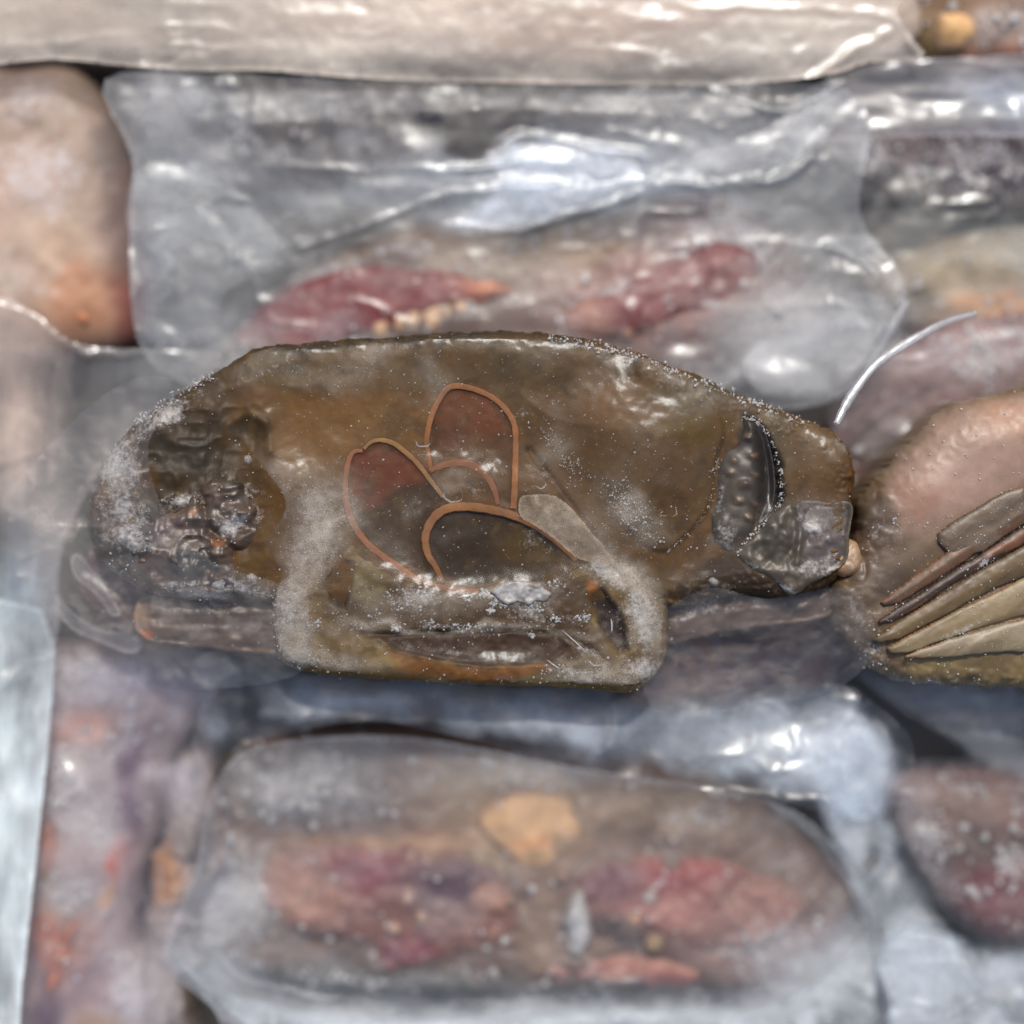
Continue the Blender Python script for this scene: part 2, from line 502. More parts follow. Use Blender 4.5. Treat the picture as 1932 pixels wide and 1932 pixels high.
# ------------------------------------------------------------------ the surface everything lies on
def slab():
    m, nt, N, L = nodes_of('dark_counter')
    out, bs = N('ShaderNodeOutputMaterial'), N('ShaderNodeBsdfPrincipled')
    co = N('ShaderNodeTexCoord').outputs['Object']
    n = mk_noise(N, L, co, 60, 6, 0.6)
    L(mixcol(N, L, n, (0.035, 0.032, 0.027, 1), (0.07, 0.066, 0.058, 1)), bs.inputs['Base Color'])
    bs.inputs['Roughness'].default_value = 0.35
    L(bs.outputs[0], out.inputs[0])
    s = 0.6
    o = link_mesh('counter_top', [(-s, -s, 0), (s, -s, 0), (s, s, 0), (-s, s, 0)], [(0, 1, 2, 3)], m)
    o['kind'] = 'structure'
slab()

#@@CRABS
G_CRAB = 'frozen crabs in the pile'
G_FILM = 'sheets of clear wrapping film between the crabs'

# ---- the crab behind the upper film with two red claws
def upper_crab():
    t = thing('frozen_crab', 'frosted crab with two dark red claws just above the large brown crab', 'crab', 960, 540, 10, G_CRAB)
    P = [(400, 690), (440, 600), (530, 525), (640, 468), (760, 420), (900, 402), (1010, 425), (1150, 395), (1300, 352), (1420, 380), (1500, 460),
         (1575, 560), (1560, 650), (1450, 720), (1200, 760), (900, 760), (600, 750)]
    def paint(U, V, d):
        p = Paint(U, V, (88, 68, 60), 1, 26)
        p.blob(980, 470, 170, 70, (150, 134, 116), .8)
        p.blob(700, 450, 120, 40, (140, 118, 98), .7)
        p.blob(1330, 420, 150, 70, (92, 74, 76), .8)
        p.blob(1250, 560, 190, 90, (128, 84, 76), .8)
        p.blob(560, 600, 130, 60, (112, 70, 64), .8)
        p.blob(1120, 470, 60, 30, (120, 92, 60), .7)
        p.blob(1470, 620, 90, 70, (150, 140, 140), .7)
        p.streaks((70, 60, 56), .5, 90, 1.6, .8)
        p.frost(1390, 450, 110, 70, .75); p.frost(600, 500, 120, 60, .6); p.frost(1500, 620, 110, 80, .75)
        p.frost(760, 470, 90, 30, .5); p.frost(520, 620, 50, 40, .6); p.frost(1180, 560, 70, 25, .6, -25)
        p.frost(1000, 430, 220, 40, .38)
        return p
    b, co, F = body('carapace', P, 10, 60, 110, 150, paint, M_FAR, t, 7, lambda U, V, d: 12 * fbm(U, V, 100, 3, 3), zref=150)
    crystals('ice_grains', t, co, F ** 2 + .25 * .1, int(1.6 * 420), 1.5, 2.2 * 6, seed=2, mat=M_ICE_FAR)
    def claw(pts, tip, red):
        def pc(U, V, d):
            p = Paint(U, V, red, 5, 8)
            p.blob(tip[0], tip[1], 60, 45, (176, 112, 74), .9)
            p.streaks((92, 40, 38), .6, 50, .7, 2.0)
            p.blob(pts[0][0], pts[0][1], 110, 60, (112, 76, 68), .85); p.blob(pts[8][0], pts[8][1] + 20, 120, 24, (128, 88, 70), .8); p.frost(pts[0][0], pts[0][1], 90, 40, .35)
            return p
        o, c, f = body('claw', pts, 120, 160, 26, 40, pc, M_FAR, t, 5, lambda U, V, d: 4 * fbm(U, V, 50, 3, 6), zref=180, rag=4, rsize=24)
        o['label'] = 'dark red claw with an orange tip'
        crystals('ice_grains', o, c, f ** 2 + .25 * .2, int(.6 * 60), 1.5, 2.2 * 4, seed=5, mat=M_ICE_FAR)
    claw([(440, 660), (480, 590), (560, 535), (640, 508), (720, 500), (810, 506), (900, 522), (972, 540), (945, 564), (860, 580), (770, 604), (660, 640), (560, 690)], (945, 545), (104, 22, 22))
    claw([(1045, 616), (1090, 572), (1180, 535), (1260, 495), (1350, 458), (1420, 470), (1430, 530), (1330, 590), (1220, 620), (1100, 640)], (1075, 605), (102, 32, 30))
    # the pale teeth along the biting edges
    tr = np.random.RandomState(4)
    for i, (u, v) in enumerate([(715, 598), (748, 596), (780, 592), (812, 588), (843, 583), (872, 577), (1180, 606), (1216, 600), (1250, 592), (1285, 584)]):
        u, v, kx = u + 5 * tr.randn(), v + 4 * tr.randn(), .8 + .6 * tr.rand()
        def pt(U, V, d):
            p = Paint(U, V, (186, 150, 114) if i < 6 else (150, 112, 92), 4, 4)
            return p
        body('tooth', [(u - 17 * kx, v - 22), (u + 12 * kx, v - 24), (u + 17 * kx, v + 8), (u + 2, v + 30 * kx), (u - 14 * kx, v + 16)], 124, 158, 20, 16, pt, M_FAR, t, 5, zref=175)

# ---- generic far crab built from painted patches
def far_crab(label, pts, base, patches, frosts, zedge=60, H=90, width=110, bump=16, bsize=90, grains=260, streak=None, seed=1, step=8, part='carapace', zref=150, lumps=()):
    cu, cv = np.mean([p[0] for p in pts]), np.mean([p[1] for p in pts])
    t = thing('frozen_crab', label, 'crab', cu, cv, 10, G_CRAB)
    def paint(U, V, d):
        p = Paint(U, V, base, seed)
        for q in patches: p.blob(*q)
        if streak: p.streaks(*streak)
        for q in frosts: p.frost(*q)
        return p
    b, co, F = body(part, pts, 10, zedge, H, width, paint, M_FAR, t, step, lambda U, V, d: bump * fbm(U, V, bsize, 4, seed) + sum(h * gauss(U, V, u, v, ru, rv) for (u, v, ru, rv, h) in lumps), zref=zref)
    if grains: crystals('ice_grains', t, co, F ** 2 + .25 * .12, int(1.6 * grains), 1.5, 2.2 * 6, seed=seed, mat=M_ICE_FAR)
    return t

upper_crab()

def bar(name, t, pts, rgb, z0, z1, H, w, zref, mat=None, seed=1, streak=None, frost=None, label=None, step=5, patches=(), rag=5):
    def paint(U, V, d):
        p = Paint(U, V, rgb, seed, 10)
        for q in patches: p.blob(*q)
        if streak: p.streaks(*streak)
        p._mix(.75 * sstep(18, 0, d), (128, 110, 98))
        if frost: p.frost(*frost)
        return p
    z1, H = z1 - (0 if z1 < 140 else 24), H + 6
    o, c, f = body(name, pts, z0, z1, H, w, paint, mat or M_FAR, t, step, lambda U, V, d: 0.25 * H * fbm(U, V, 40, 3, seed), zref=zref, rag=rag, rsize=26, seed=seed)
    if label: o['label'] = label
    return o, c, f

# ---- crab in the upper left, pale belly
t = far_crab('pale beige crab at the upper left edge with an orange joint',
    [(-190, 110), (0, 112), (130, 118), (200, 190), (248, 270), (262, 400), (272, 560), (250, 640), (150, 665), (-190, 670)], (146, 128, 114),
    [(40, 500, 150, 110, (158, 140, 126), .8), (240, 420, 34, 230, (104, 88, 86), .9), (225, 250, 45, 90, (96, 86, 82), .9), (30, 190, 120, 50, (146, 128, 118), .8),
     (245, 600, 40, 70, (112, 66, 64), .9), (150, 560, 70, 90, (166, 118, 86), .8), (60, 330, 70, 60, (174, 146, 130), .7), (120, 440, 60, 60, (170, 148, 128), .6), (-60, 420, 90, 200, (168, 138, 120), .5)],
    [(80, 330, 140, 90, .6), (60, 200, 120, 60, .5), (20, 520, 120, 60, .4)], 90, 100, 130, 8, 100, 0, None, 12)
bar('joint', t, [(110, 510), (150, 490), (185, 510), (190, 570), (165, 620), (125, 600), (100, 560)], (166, 108, 74), 150, 175, 25, 30, 190, seed=4)

# ---- dark crab lying across the top
far_crab('dark grey frosted crab lying across under the pale top package',
    [(215, 120), (500, 110), (900, 110), (1300, 120), (1500, 135), (1520, 240), (1430, 300), (1200, 330), (900, 335), (600, 330), (380, 320), (270, 260)], (84, 79, 77),
    [(860, 270, 90, 45, (48, 42, 40), .95), (1250, 230, 120, 45, (100, 96, 92), .7), (560, 200, 140, 60, (96, 90, 88), .6), (1000, 190, 160, 40, (66, 62, 60), .8), (430, 240, 90, 60, (82, 76, 78), .7)],
    [(600, 200, 140, 50, .3), (480, 290, 130, 40, .4), (1230, 180, 200, 50, .3), (300, 170, 90, 80, .6)], 50, 90, 110, 24, 70, 380, ((58, 54, 52), .7, 60, 1, .6), 21)

# ---- top right crabs
t = far_crab('olive brown crab with a cream patch in the top right corner',
    [(1690, -160), (2120, -160), (2120, 110), (1932, 112), (1800, 112), (1740, 90), (1700, 10)], (122, 98, 74),
    [(1740, 70, 60, 60, (124, 104, 70), .9), (1890, 85, 70, 22, (176, 122, 98), .9), (1900, 40, 60, 40, (150, 132, 124), .6)],
    [(1910, 40, 70, 50, .5)], 90, 70, 80, 10, 70, 120, None, 31)
bar('joint', t, [(1770, 20), (1800, 8), (1838, 20), (1845, 60), (1810, 85), (1775, 75)], (200, 162, 112), 140, 158, 22, 30, 170, seed=6)
far_crab('purplish black crab with upright frost streaks by the upper right film',
    [(1560, 240), (1750, 225), (2120, 225), (2120, 380), (1932, 380), (1760, 370), (1620, 350), (1540, 300)], (84, 72, 76),
    [(1850, 300, 120, 45, (66, 54, 62), .9), (1640, 290, 70, 40, (118, 112, 112), .6)],
    [(1850, 300, 160, 60, .5), (1650, 280, 80, 40, .55)], 60, 70, 80, 20, 40, 260, ((44, 36, 42), .8, 50, 1.8, .4), 33)
far_crab('olive beige crab at the right edge above the maroon crab',
    [(1640, 520), (1720, 470), (1850, 430), (2120, 420), (2120, 640), (1932, 640), (1780, 620), (1680, 590)], (142, 132, 116),
    [(1890, 575, 110, 26, (182, 140, 104), .9), (1820, 490, 120, 40, (152, 142, 122), .8), (1720, 560, 60, 40, (120, 116, 106), .8)],
    [(1800, 470, 120, 40, .3), (1700, 560, 60, 40, .4)], 60, 60, 80, 10, 60, 120, None, 35)
far_crab('maroon crab with white frost specks behind the thin milky tube',
    [(1560, 830), (1640, 700), (1740, 620), (1860, 585), (2120, 580), (2120, 900), (1932, 920), (1760, 980), (1640, 990), (1560, 920)], (104, 76, 74),
    [(1860, 650, 110, 40, (116, 82, 82), .8), (1680, 850, 70, 90, (70, 58, 54), .95), (1700, 740, 60, 50, (92, 70, 64), .8), (1800, 720, 90, 30, (96, 70, 66), .8)],
    [(1860, 690, 60, 45, .62), (1780, 655, 60, 30, .5), (1930, 640, 80, 50, .5)], 70, 90, 110, 10, 60, 240, None, 37)
far_crab('maroon brown crab low at the right edge below the striped crab',
    [(1690, 1480), (1800, 1455), (1932, 1450), (2120, 1450), (2120, 1800), (1932, 1790), (1830, 1755), (1760, 1660), (1700, 1570)], (108, 80, 72),
    [(1880, 1690, 110, 70, (98, 54, 56), .95), (1800, 1540, 100, 40, (116, 94, 80), .8), (1860, 1590, 90, 24, (72, 60, 52), .8), (1780, 1620, 40, 60, (84, 66, 62), .8)],
    [(1740, 1570, 60, 50, .55), (1900, 1620, 40, 40, .6), (1820, 1480, 80, 30, .35)], 70, 80, 90, 12, 60, 240, ((78, 60, 54), .5, 60, .5, 1.5), 39)
# strip of shell showing under the middle crab, to the right
far_crab('reddish grey crab just showing under the right legs of the large brown crab',
    [(1180, 1190), (1400, 1175), (1560, 1170), (1620, 1230), (1560, 1300), (1400, 1330), (1200, 1330)], (116, 90, 86),
    [(1310, 1240, 30, 50, (152, 96, 76), .8), (1440, 1220, 80, 40, (100, 78, 80), .8), (1370, 1280, 40, 30, (140, 92, 78), .6)],
    [(1400, 1280, 160, 30, .5), (1500, 1240, 60, 40, .45)], 60, 70, 70, 12, 60, 120, None, 41, zref=140)

# ---- the crab at the lower left
t = far_crab('lilac frosted crab with orange red legs at the lower left beside the film edge',
    [(60, 1235), (180, 1220), (380, 1215), (400, 1330), (330, 1420), (300, 1560), (250, 1760), (330, 1850), (340, 2120), (-60, 2120), (0, 1900), (30, 1650), (50, 1400)], (140, 126, 128),
    [(250, 1470, 28, 110, (84, 58, 80), .95), (150, 1385, 60, 45, (178, 134, 120), .85), (80, 1590, 36, 70, (146, 100, 88), .9),
     (100, 1780, 40, 100, (146, 94, 78), .9), (170, 1770, 28, 60, (140, 98, 84), .8), (90, 1900, 50, 50, (74, 56, 72), .9), (190, 1880, 40, 90, (110, 84, 92), .8),
     (230, 1610, 20, 42, (168, 82, 64), .9), (215, 1690, 14, 30, (186, 136, 84), .9), (120, 1690, 80, 40, (124, 112, 104), .8), (300, 1260, 90, 50, (132, 118, 124), .7), (170, 1500, 60, 80, (150, 142, 142), .7),
     (200, 1960, 60, 60, (160, 128, 90), .7), (120, 1280, 80, 30, (150, 134, 124), .7)],
    [(180, 1290, 130, 60, .62), (120, 1480, 50, 100, .68), (190, 1560, 50, 60, .7), (140, 1680, 70, 40, .6), (260, 1870, 50, 80, .7), (240, 1400, 40, 60, .5)], 80, 90, 90, 12, 70, 420, None, 43)
bar('leg', t, [(70, 1560), (100, 1550), (105, 1610), (95, 1660), (62, 1650)], (156, 104, 86), 150, 175, 25, 22, 190, seed=7)
bar('leg', t, [(120, 1740), (150, 1730), (140, 1800), (110, 1870), (80, 1880), (90, 1800)], (156, 98, 78), 150, 175, 25, 22, 190, seed=8)
# grey brown leg standing between this crab and the tray crab
t2 = thing('crab_leg', 'grey brown leg with a tan joint, right of the lilac frosted crab', 'crab leg', 330, 1650, 10)
bar('leg_segment', t2, [(330, 1430), (380, 1430), (412, 1520), (420, 1640), (372, 1720), (360, 1860), (330, 2100), (230, 2100), (255, 1900), (280, 1700), (310, 1560)],
    (132, 122, 116), 10, 130, 60, 55, 160, seed=9, streak=((98, 90, 86), .8, 50, 2.2, .35), patches=[(315, 1650, 34, 70, (150, 106, 66), .95), (380, 1620, 14, 60, (70, 62, 58), .9)], frost=(350, 1480, 50, 70, .45))
bar('joint', t2, [(285, 1620), (325, 1590), (350, 1640), (335, 1710), (290, 1715)], (146, 102, 62), 150, 170, 22, 30, 180, seed=3)

# ---- the crab in the lower tray
def lower_crab():
    t = thing('frozen_crab', 'red and purple crab with a cream diamond plate, below the large brown crab', 'crab', 1000, 1640, 10, G_CRAB)
    P = [(330, 1760), (360, 1600), (400, 1470), (470, 1400), (640, 1375), (900, 1385), (1150, 1430), (1320, 1470), (1450, 1520), (1560, 1610), (1620, 1700), (1580, 1800),
         (1470, 1875), (1300, 1890), (1000, 1890), (760, 1890), (560, 1870), (420, 1830)]
    def paint(U, V, d):
        p = Paint(U, V, (98, 78, 68), 3, 20)
        p.blob(560, 1470, 210, 80, (78, 74, 74), .95)
        p.blob(840, 1440, 110, 45, (112, 90, 82), .8)
        p.blob(950, 1480, 150, 70, (134, 120, 100), .8)
        p.blob(1250, 1530, 180, 50, (116, 98, 76), .8)
        p.blob(1430, 1560, 120, 60, (108, 90, 78), .8)
        p.blob(690, 1880, 290, 60, (104, 106, 100), .9)
        p.blob(760, 1590, 220, 28, (160, 128, 100), .75)
        p.blob(900, 1640, 60, 50, (126, 112, 92), .8); p.blob(1010, 1560, 130, 80, (156, 130, 102), .8)
        p.blob(460, 1700, 80, 90, (126, 122, 116), .8)
        p.blob(1010, 1780, 50, 110, (120, 100, 82), .8)
        p.blob(1430, 1780, 140, 80, (128, 98, 92), .85)
        p.blob(1040, 1420, 100, 40, (140, 130, 118), .6)
        p.frost(560, 1480, 200, 80, .5); p.frost(420, 1700, 90, 130, .75); p.frost(1470, 1800, 120, 80, .62); p.frost(1060, 1440, 160, 60, .42)
        p.frost(700, 1860, 200, 40, .48); p.frost(1330, 1540, 60, 40, .4)
        return p
    b, co, F = body('carapace', P, 10, 70, 80, 120, paint, M_FAR, t, 7, lambda U, V, d: 16 * fbm(U, V, 80, 4, 9), zref=150)
    crystals('ice_grains', t, co, F ** 2 + .25 * .15, int(1.6 * 520), 1.5, 2.2 * 6, seed=9, mat=M_ICE_FAR)
    bar('mouth_plate', t, [(900, 1562), (930, 1518), (985, 1496), (1050, 1500), (1105, 1528), (1118, 1562), (1085, 1605), (1040, 1645), (1000, 1656), (950, 1618)],
        (182, 148, 110), 120, 162, 18, 70, 185, seed=5, patches=[(1010, 1600, 50, 14, (198, 142, 92), .7)], label='cream diamond shaped plate', rag=0)
    def lobe(pts, rgb, patches, fr, seed, label):
        o, c, f = bar('claw', t, pts, rgb, 110, 161, 26, 60, 178, seed=seed, patches=patches, frost=fr, label=label)
        crystals('ice_grains', o, c, f ** 2 + .25 * .15, int(.6 * 130), 1.5, 2.0 * 5, seed=seed, mat=M_ICE_FAR)
    lobe([(480, 1660), (520, 1605), (640, 1590), (760, 1585), (880, 1612), (960, 1670), (985, 1740), (930, 1790), (800, 1830), (720, 1840), (690, 1790), (560, 1770), (500, 1730)], (112, 78, 68),
         [(690, 1640, 90, 50, (112, 54, 58), .95), (850, 1665, 100, 50, (68, 44, 54), .95), (560, 1700, 90, 60, (150, 112, 96), .8), (770, 1800, 70, 35, (112, 58, 66), .9), (930, 1700, 40, 30, (140, 98, 76), .8), (880, 1770, 60, 40, (122, 84, 72), .8)],
         (620, 1760, 60, 40, .3), 11, 'pink to purple claw, left of the cream plate')
    lobe([(1060, 1690), (1110, 1640), (1200, 1615), (1330, 1610), (1430, 1640), (1520, 1690), (1500, 1760), (1420, 1800), (1300, 1800), (1180, 1790), (1090, 1760)], (112, 78, 68),
         [(1280, 1650, 90, 44, (126, 58, 54), .95), (1150, 1670, 80, 44, (92, 52, 58), .95), (1180, 1760, 90, 36, (74, 66, 62), .9), (1420, 1730, 80, 60, (144, 104, 92), .8), (1260, 1720, 90, 34, (158, 112, 104), .8)],
         (1460, 1770, 70, 50, .45), 13, 'red claw, right of the cream plate')
    bar('mouthpart', t, [(1020, 1810), (1100, 1800), (1240, 1805), (1330, 1835), (1290, 1868), (1150, 1860), (1040, 1855)], (146, 96, 82), 120, 145, 26, 24, 160, seed=15, frost=(1100, 1830, 80, 20, .4), patches=[(1250, 1855, 70, 16, (106, 60, 66), .8)])
    bar('mouthpart', t, [(1075, 1690), (1105, 1680), (1120, 1740), (1110, 1800), (1080, 1810), (1062, 1750)], (150, 154, 156), 130, 170, 30, 24, 185, seed=16, frost=(1090, 1740, 40, 60, .6), label='grey ice coated feeler leg')
    for (u, v, r, c) in [(770, 1700, 18, (206, 172, 152)), (794, 1735, 13, (200, 168, 140)), (742, 1756, 14, (198, 160, 140)), (826, 1718, 11, (190, 150, 128)), (962, 1706, 13, (136, 104, 82)),
                         (1225, 1700, 18, (190, 178, 180)), (1060, 1662, 16, (150, 104, 82)), (1235, 1785, 20, (166, 138, 96)), (1200, 1740, 18, (180, 140, 110))]:
        bar('tooth', t, [(u - r, v), (u - r * .3, v - r), (u + r, v - r * .5), (u + r * .8, v + r * .7), (u - r * .3, v + r)], tuple(.85 * x for x in c), 140, 182, 16, r * .8, 195, seed=int(u))
lower_crab()

# ---- pale package across the top
t = far_crab('pale beige pink crab filling the package across the top edge',
    [(-190, -190), (1700, -190), (1735, -40), (1738, 60), (1600, 104), (1300, 116), (950, 120), (700, 114), (480, 100), (250, 92), (-190, 74)], (172, 158, 146),
    [(330, 20, 130, 26, (146, 144, 138), .8), (1000, 40, 300, 50, (180, 158, 142), .8), (560, 90, 260, 30, (184, 174, 162), .8), (1050, 125, 140, 30, (164, 140, 128), .8), (1500, 80, 180, 60, (178, 172, 164), .8), (60, 60, 160, 40, (172, 160, 146), .8),
     (620, 60, 80, 30, (188, 168, 154), .6), (820, 70, 60, 40, (188, 176, 166), .6), (1230, 20, 150, 25, (168, 140, 126), .7)],
    [(800, 60, 300, 50, .34), (1450, 80, 200, 40, .42), (1280, 20, 120, 30, .3)], 150, 50, 110, 10, 90, 0, None, 51, zref=200)

# ================================================================== films between the crabs
def sheet(label, u, v, **k):
    pts, z = k.pop('pts'), k.pop('z')
    mat = k.pop('mat', M_FILM)
    o = film('wrapping_film', pts, z, mat, None, **k)
    return tag(o, label, 'film', G_FILM)

sheet('film end of the pale top package with a folded corner at the upper right', 0, 0, z=262, seed=1,
      pts=[(-200, -200), (1650, -200), (1690, 20), (1745, 106), (1640, 118), (1560, 142), (1400, 158), (1200, 160), (950, 156), (700, 150), (500, 134), (380, 134), (250, 126), (100, 112), (-200, 108)], sm=5,
      haze=.8, rgb=(178, 168, 156), wr=7, wsize=200, sx=.5, sy=1.6, edge=(7, .5),
      creases=[([(1745, 108), (1700, 40), (1640, 24), (1500, 12), (1250, 8)], 10, 7, .45), ([(1690, 56), (1620, 90), (1570, 130), (1500, 190)], 11, 9, .5), ([(0, 90), (400, 60), (900, 58), (1200, 30)], 8, 6, .12)],
      hazes=[(1600, 60, 110, 50, 0, .32), (1380, 60, 120, 60, 0, .2), (150, 70, 260, 34, 0, .2), (550, 100, 200, 30, 0, .2), (60, 15, 90, 20, 0, .35), (340, 15, 90, 25, 0, .3)])
sheet('broad wrinkled film over the dark frosted crab and the red clawed crab', 0, 0, z=222, seed=3, step=5, wisp=.24,
      pts=[(200, 150), (420, 140), (800, 158), (1200, 165), (1560, 160), (1640, 240), (1620, 400), (1700, 520), (1690, 640), (1560, 760), (1300, 770), (900, 770), (500, 770), (340, 720), (260, 640), (244, 420), (250, 300)],
      haze=.24, rgb=(168, 172, 176), wr=11, wsize=190, edge=(5, .25),
      creases=[([(250, 560), (240, 400), (300, 310), (420, 300), (560, 310), (800, 325), (960, 310), (1080, 300)], 10, 14, .28),
               ([(560, 470), (760, 395), (900, 360), (1100, 350), (1300, 345), (1480, 330), (1560, 250)], 9, 13, .22),
               ([(940, 272), (1010, 262), (1090, 270), (1160, 280), (1215, 302)], 12, 20, .5),
               ([(1345, 176), (1410, 200), (1480, 205), (1540, 180), (1600, 140)], 8, 14, .4), ([(420, 560), (440, 480), (380, 400)], 10, 10, .15), ([(330, 400), (335, 560)], 7, 8, .15),
               ([(1205, 290), (1225, 350), (1180, 380)], 9, 12, .25), ([(1560, 470), (1620, 490), (1650, 530)], 9, 15, .3), ([(850, 430), (960, 430), (1080, 400), (1200, 370)], 9, 10, .15)],
      folds=[(1070, 278, 120, 26, 4, 1.0), (330, 325, 34, 18, 20, 1.0), (372, 162, 26, 30, 0, 1.0), (790, 262, 40, 40, 0, .8), (1000, 330, 130, 60, 0, .62), (1480, 190, 60, 16, -20, 1.0), (1620, 500, 40, 20, 30, 1.0), (1480, 690, 60, 36, 15, 1.0), (1290, 660, 40, 20, 0, .8)],
      hazes=[(370, 300, 120, 60, 0, .3), (300, 440, 60, 170, 0, .3), (700, 360, 260, 44, -8, .4), (1030, 320, 150, 70, 0, .42), (930, 400, 120, 40, -12, .35), (800, 270, 50, 50, 0, .38), (1300, 300, 240, 60, -12, .36), (1530, 600, 90, 120, 20, .42), (1460, 680, 90, 50, 0, .3), (400, 640, 110, 60, -20, .36),
             (330, 190, 100, 60, 0, .34), (1450, 400, 110, 60, 30, .22), (1180, 170, 260, 20, 0, .1), (860, 270, 60, 40, 0, -.3), (760, 560, 330, 80, -4, -.28), (1220, 540, 240, 90, -20, -.26), (980, 470, 300, 60, 0, -.12), (440, 400, 60, 30, 20, -.3), (620, 215, 300, 60, 0, -.14), (900, 230, 160, 70, 0, -.18), (470, 520, 120, 80, 0, .16)],
      tints=[(1050, 320, 220, 80, 0, (186, 196, 208)), (1530, 620, 120, 140, 0, (176, 178, 180))])
sheet('grey film crossing the upper right corner over the purplish black crab', 0, 0, z=216, seed=5, mat=M_FILM_H,
      pts=[(1490, 200), (1560, 150), (1650, 122), (1760, 112), (2120, 108), (2120, 262), (1932, 258), (1700, 258), (1520, 270), (1480, 240)],
      haze=.42, rgb=(188, 184, 184), wr=8, wsize=130, sx=.6, sy=1.5, edge=(5, .25),
      creases=[([(1500, 215), (1600, 140), (1700, 118), (1900, 122), (2100, 125)], 8, 12, .25), ([(1880, 170), (1920, 200), (1925, 250)], 8, 14, .3)],
      folds=[(1630, 190, 60, 24, -20, .95), (1900, 200, 40, 36, 0, 1.05), (1750, 210, 80, 30, 0, .6), (1640, 230, 40, 20, 0, .7)],
      hazes=[(1900, 190, 100, 50, 0, .2), (1620, 190, 80, 40, 0, .2)], tints=[(1880, 200, 140, 60, 0, (180, 190, 206))])
sheet('loose grey film hanging in folds at the right under the purplish crab', 0, 0, z=190, seed=6, soft=30, mat=M_FILM_H,
      pts=[(1440, 330), (1500, 270), (1600, 262), (1700, 300), (1900, 340), (2120, 345), (2120, 560), (1932, 520), (1800, 480), (1700, 540), (1640, 500), (1560, 400)],
      haze=.42, rgb=(138, 142, 138), wr=12, wsize=140, edge=(6, .2), creases=[([(1450, 340), (1560, 300), (1620, 320), (1680, 360), (1780, 384), (1932, 370), (2100, 370)], 9, 14, .3), ([(1510, 262), (1560, 258), (1640, 275), (1720, 300)], 7, 10, .25)],
      hazes=[(1560, 280, 60, 14, 0, -.35), (1820, 345, 90, 16, 0, -.2), (1640, 450, 50, 70, 0, -.2), (1560, 350, 80, 20, 10, .2), (1850, 440, 130, 40, 0, .15)])
sheet('pale lilac film down the left edge beside the large brown crab', 0, 0, z=240, seed=7, mat=M_FILM_V,
      pts=[(-200, 560), (0, 560), (80, 600), (150, 650), (300, 660), (420, 668), (380, 720), (260, 800), (180, 900), (130, 1000), (110, 1080), (80, 1260), (-200, 1280)],
      haze=.44, rgb=(176, 168, 164), wr=9, wsize=160, sx=1.4, sy=.5, edge=(5, .2),
      creases=[([(-20, 560), (60, 590), (110, 630), (160, 660)], 12, 18, .4), ([(150, 655), (260, 665), (400, 660)], 7, 9, .2), ([(110, 660), (95, 860), (70, 1000), (40, 1240)], 8, 10, .15), ([(0, 880), (60, 860)], 7, 6, .1)],
      folds=[(40, 580, 60, 22, 30, 1.05), (110, 620, 40, 14, 40, .9)],
      hazes=[(30, 800, 80, 160, 0, .32), (150, 760, 40, 120, 0, -.1), (230, 760, 60, 30, -30, -.15), (20, 1150, 70, 90, 0, .3), (300, 690, 120, 30, -10, .2)],
      tints=[(20, 780, 90, 180, 0, (204, 184, 170)), (20, 1120, 90, 120, 0, (186, 200, 208)), (300, 700, 140, 60, 0, (150, 154, 154))])
sheet('bluish white film flap with a straight cut edge in the lower left corner', 0, 0, z=250, seed=8, mat=M_FILM_V, sm=0,
      pts=[(-200, 1180), (0, 1130), (80, 1150), (104, 1220), (100, 1300), (90, 1420), (76, 1560), (58, 1720), (42, 1860), (26, 2120), (-200, 2120)],
      haze=1.6, rgb=(200, 212, 222), wr=8, wsize=110, sx=1.5, sy=.6, edge=(7, .3),
      creases=[([(88, 1230), (70, 1450), (50, 1680), (30, 1900)], 7, 8, .15), ([(0, 1290), (60, 1250), (100, 1240)], 8, 12, .3)],
      folds=[(30, 1500, 26, 60, 0, 1.05), (20, 1420, 20, 40, 0, .9), (15, 1270, 36, 14, -25, 1.05), (22, 1590, 20, 40, 0, .95), (8, 1760, 18, 60, 0, .9), (60, 1330, 20, 20, 0, .8)],
      hazes=[(10, 1500, 50, 140, 0, .25)])
sheet('lilac white film loosely covering the orange legged crab at the lower left', 0, 0, z=222, seed=9, soft=30, mat=M_FILM_V,
      pts=[(70, 1250), (200, 1235), (420, 1235), (460, 1330), (420, 1420), (440, 1560), (430, 1700), (340, 1800), (350, 2120), (-40, 2120), (20, 1800), (60, 1500)],
      haze=.2, rgb=(184, 180, 186), wr=10, wsize=140, sx=1.4, sy=.6, edge=(5, .2),
      creases=[([(110, 1420), (130, 1460), (170, 1500)], 8, 12, .2), ([(400, 1300), (370, 1400), (420, 1520), (440, 1640)], 9, 12, .2), ([(300, 1460), (320, 1640), (290, 1900)], 7, 8, .1)],
      folds=[(130, 1440, 30, 36, 0, .95), (180, 1560, 26, 60, 0, .8), (90, 1780, 22, 40, 0, .9), (215, 1480, 16, 70, 0, .7)],
      hazes=[(200, 1290, 140, 50, 0, .25), (180, 1540, 60, 90, 0, .22), (270, 1860, 80, 80, 0, .3), (330, 1480, 60, 60, 0, .2), (150, 1690, 80, 40, 0, .2), (400, 1300, 40, 60, 0, -.15)],
      tints=[(280, 1290, 120, 60, 0, (170, 166, 184))])
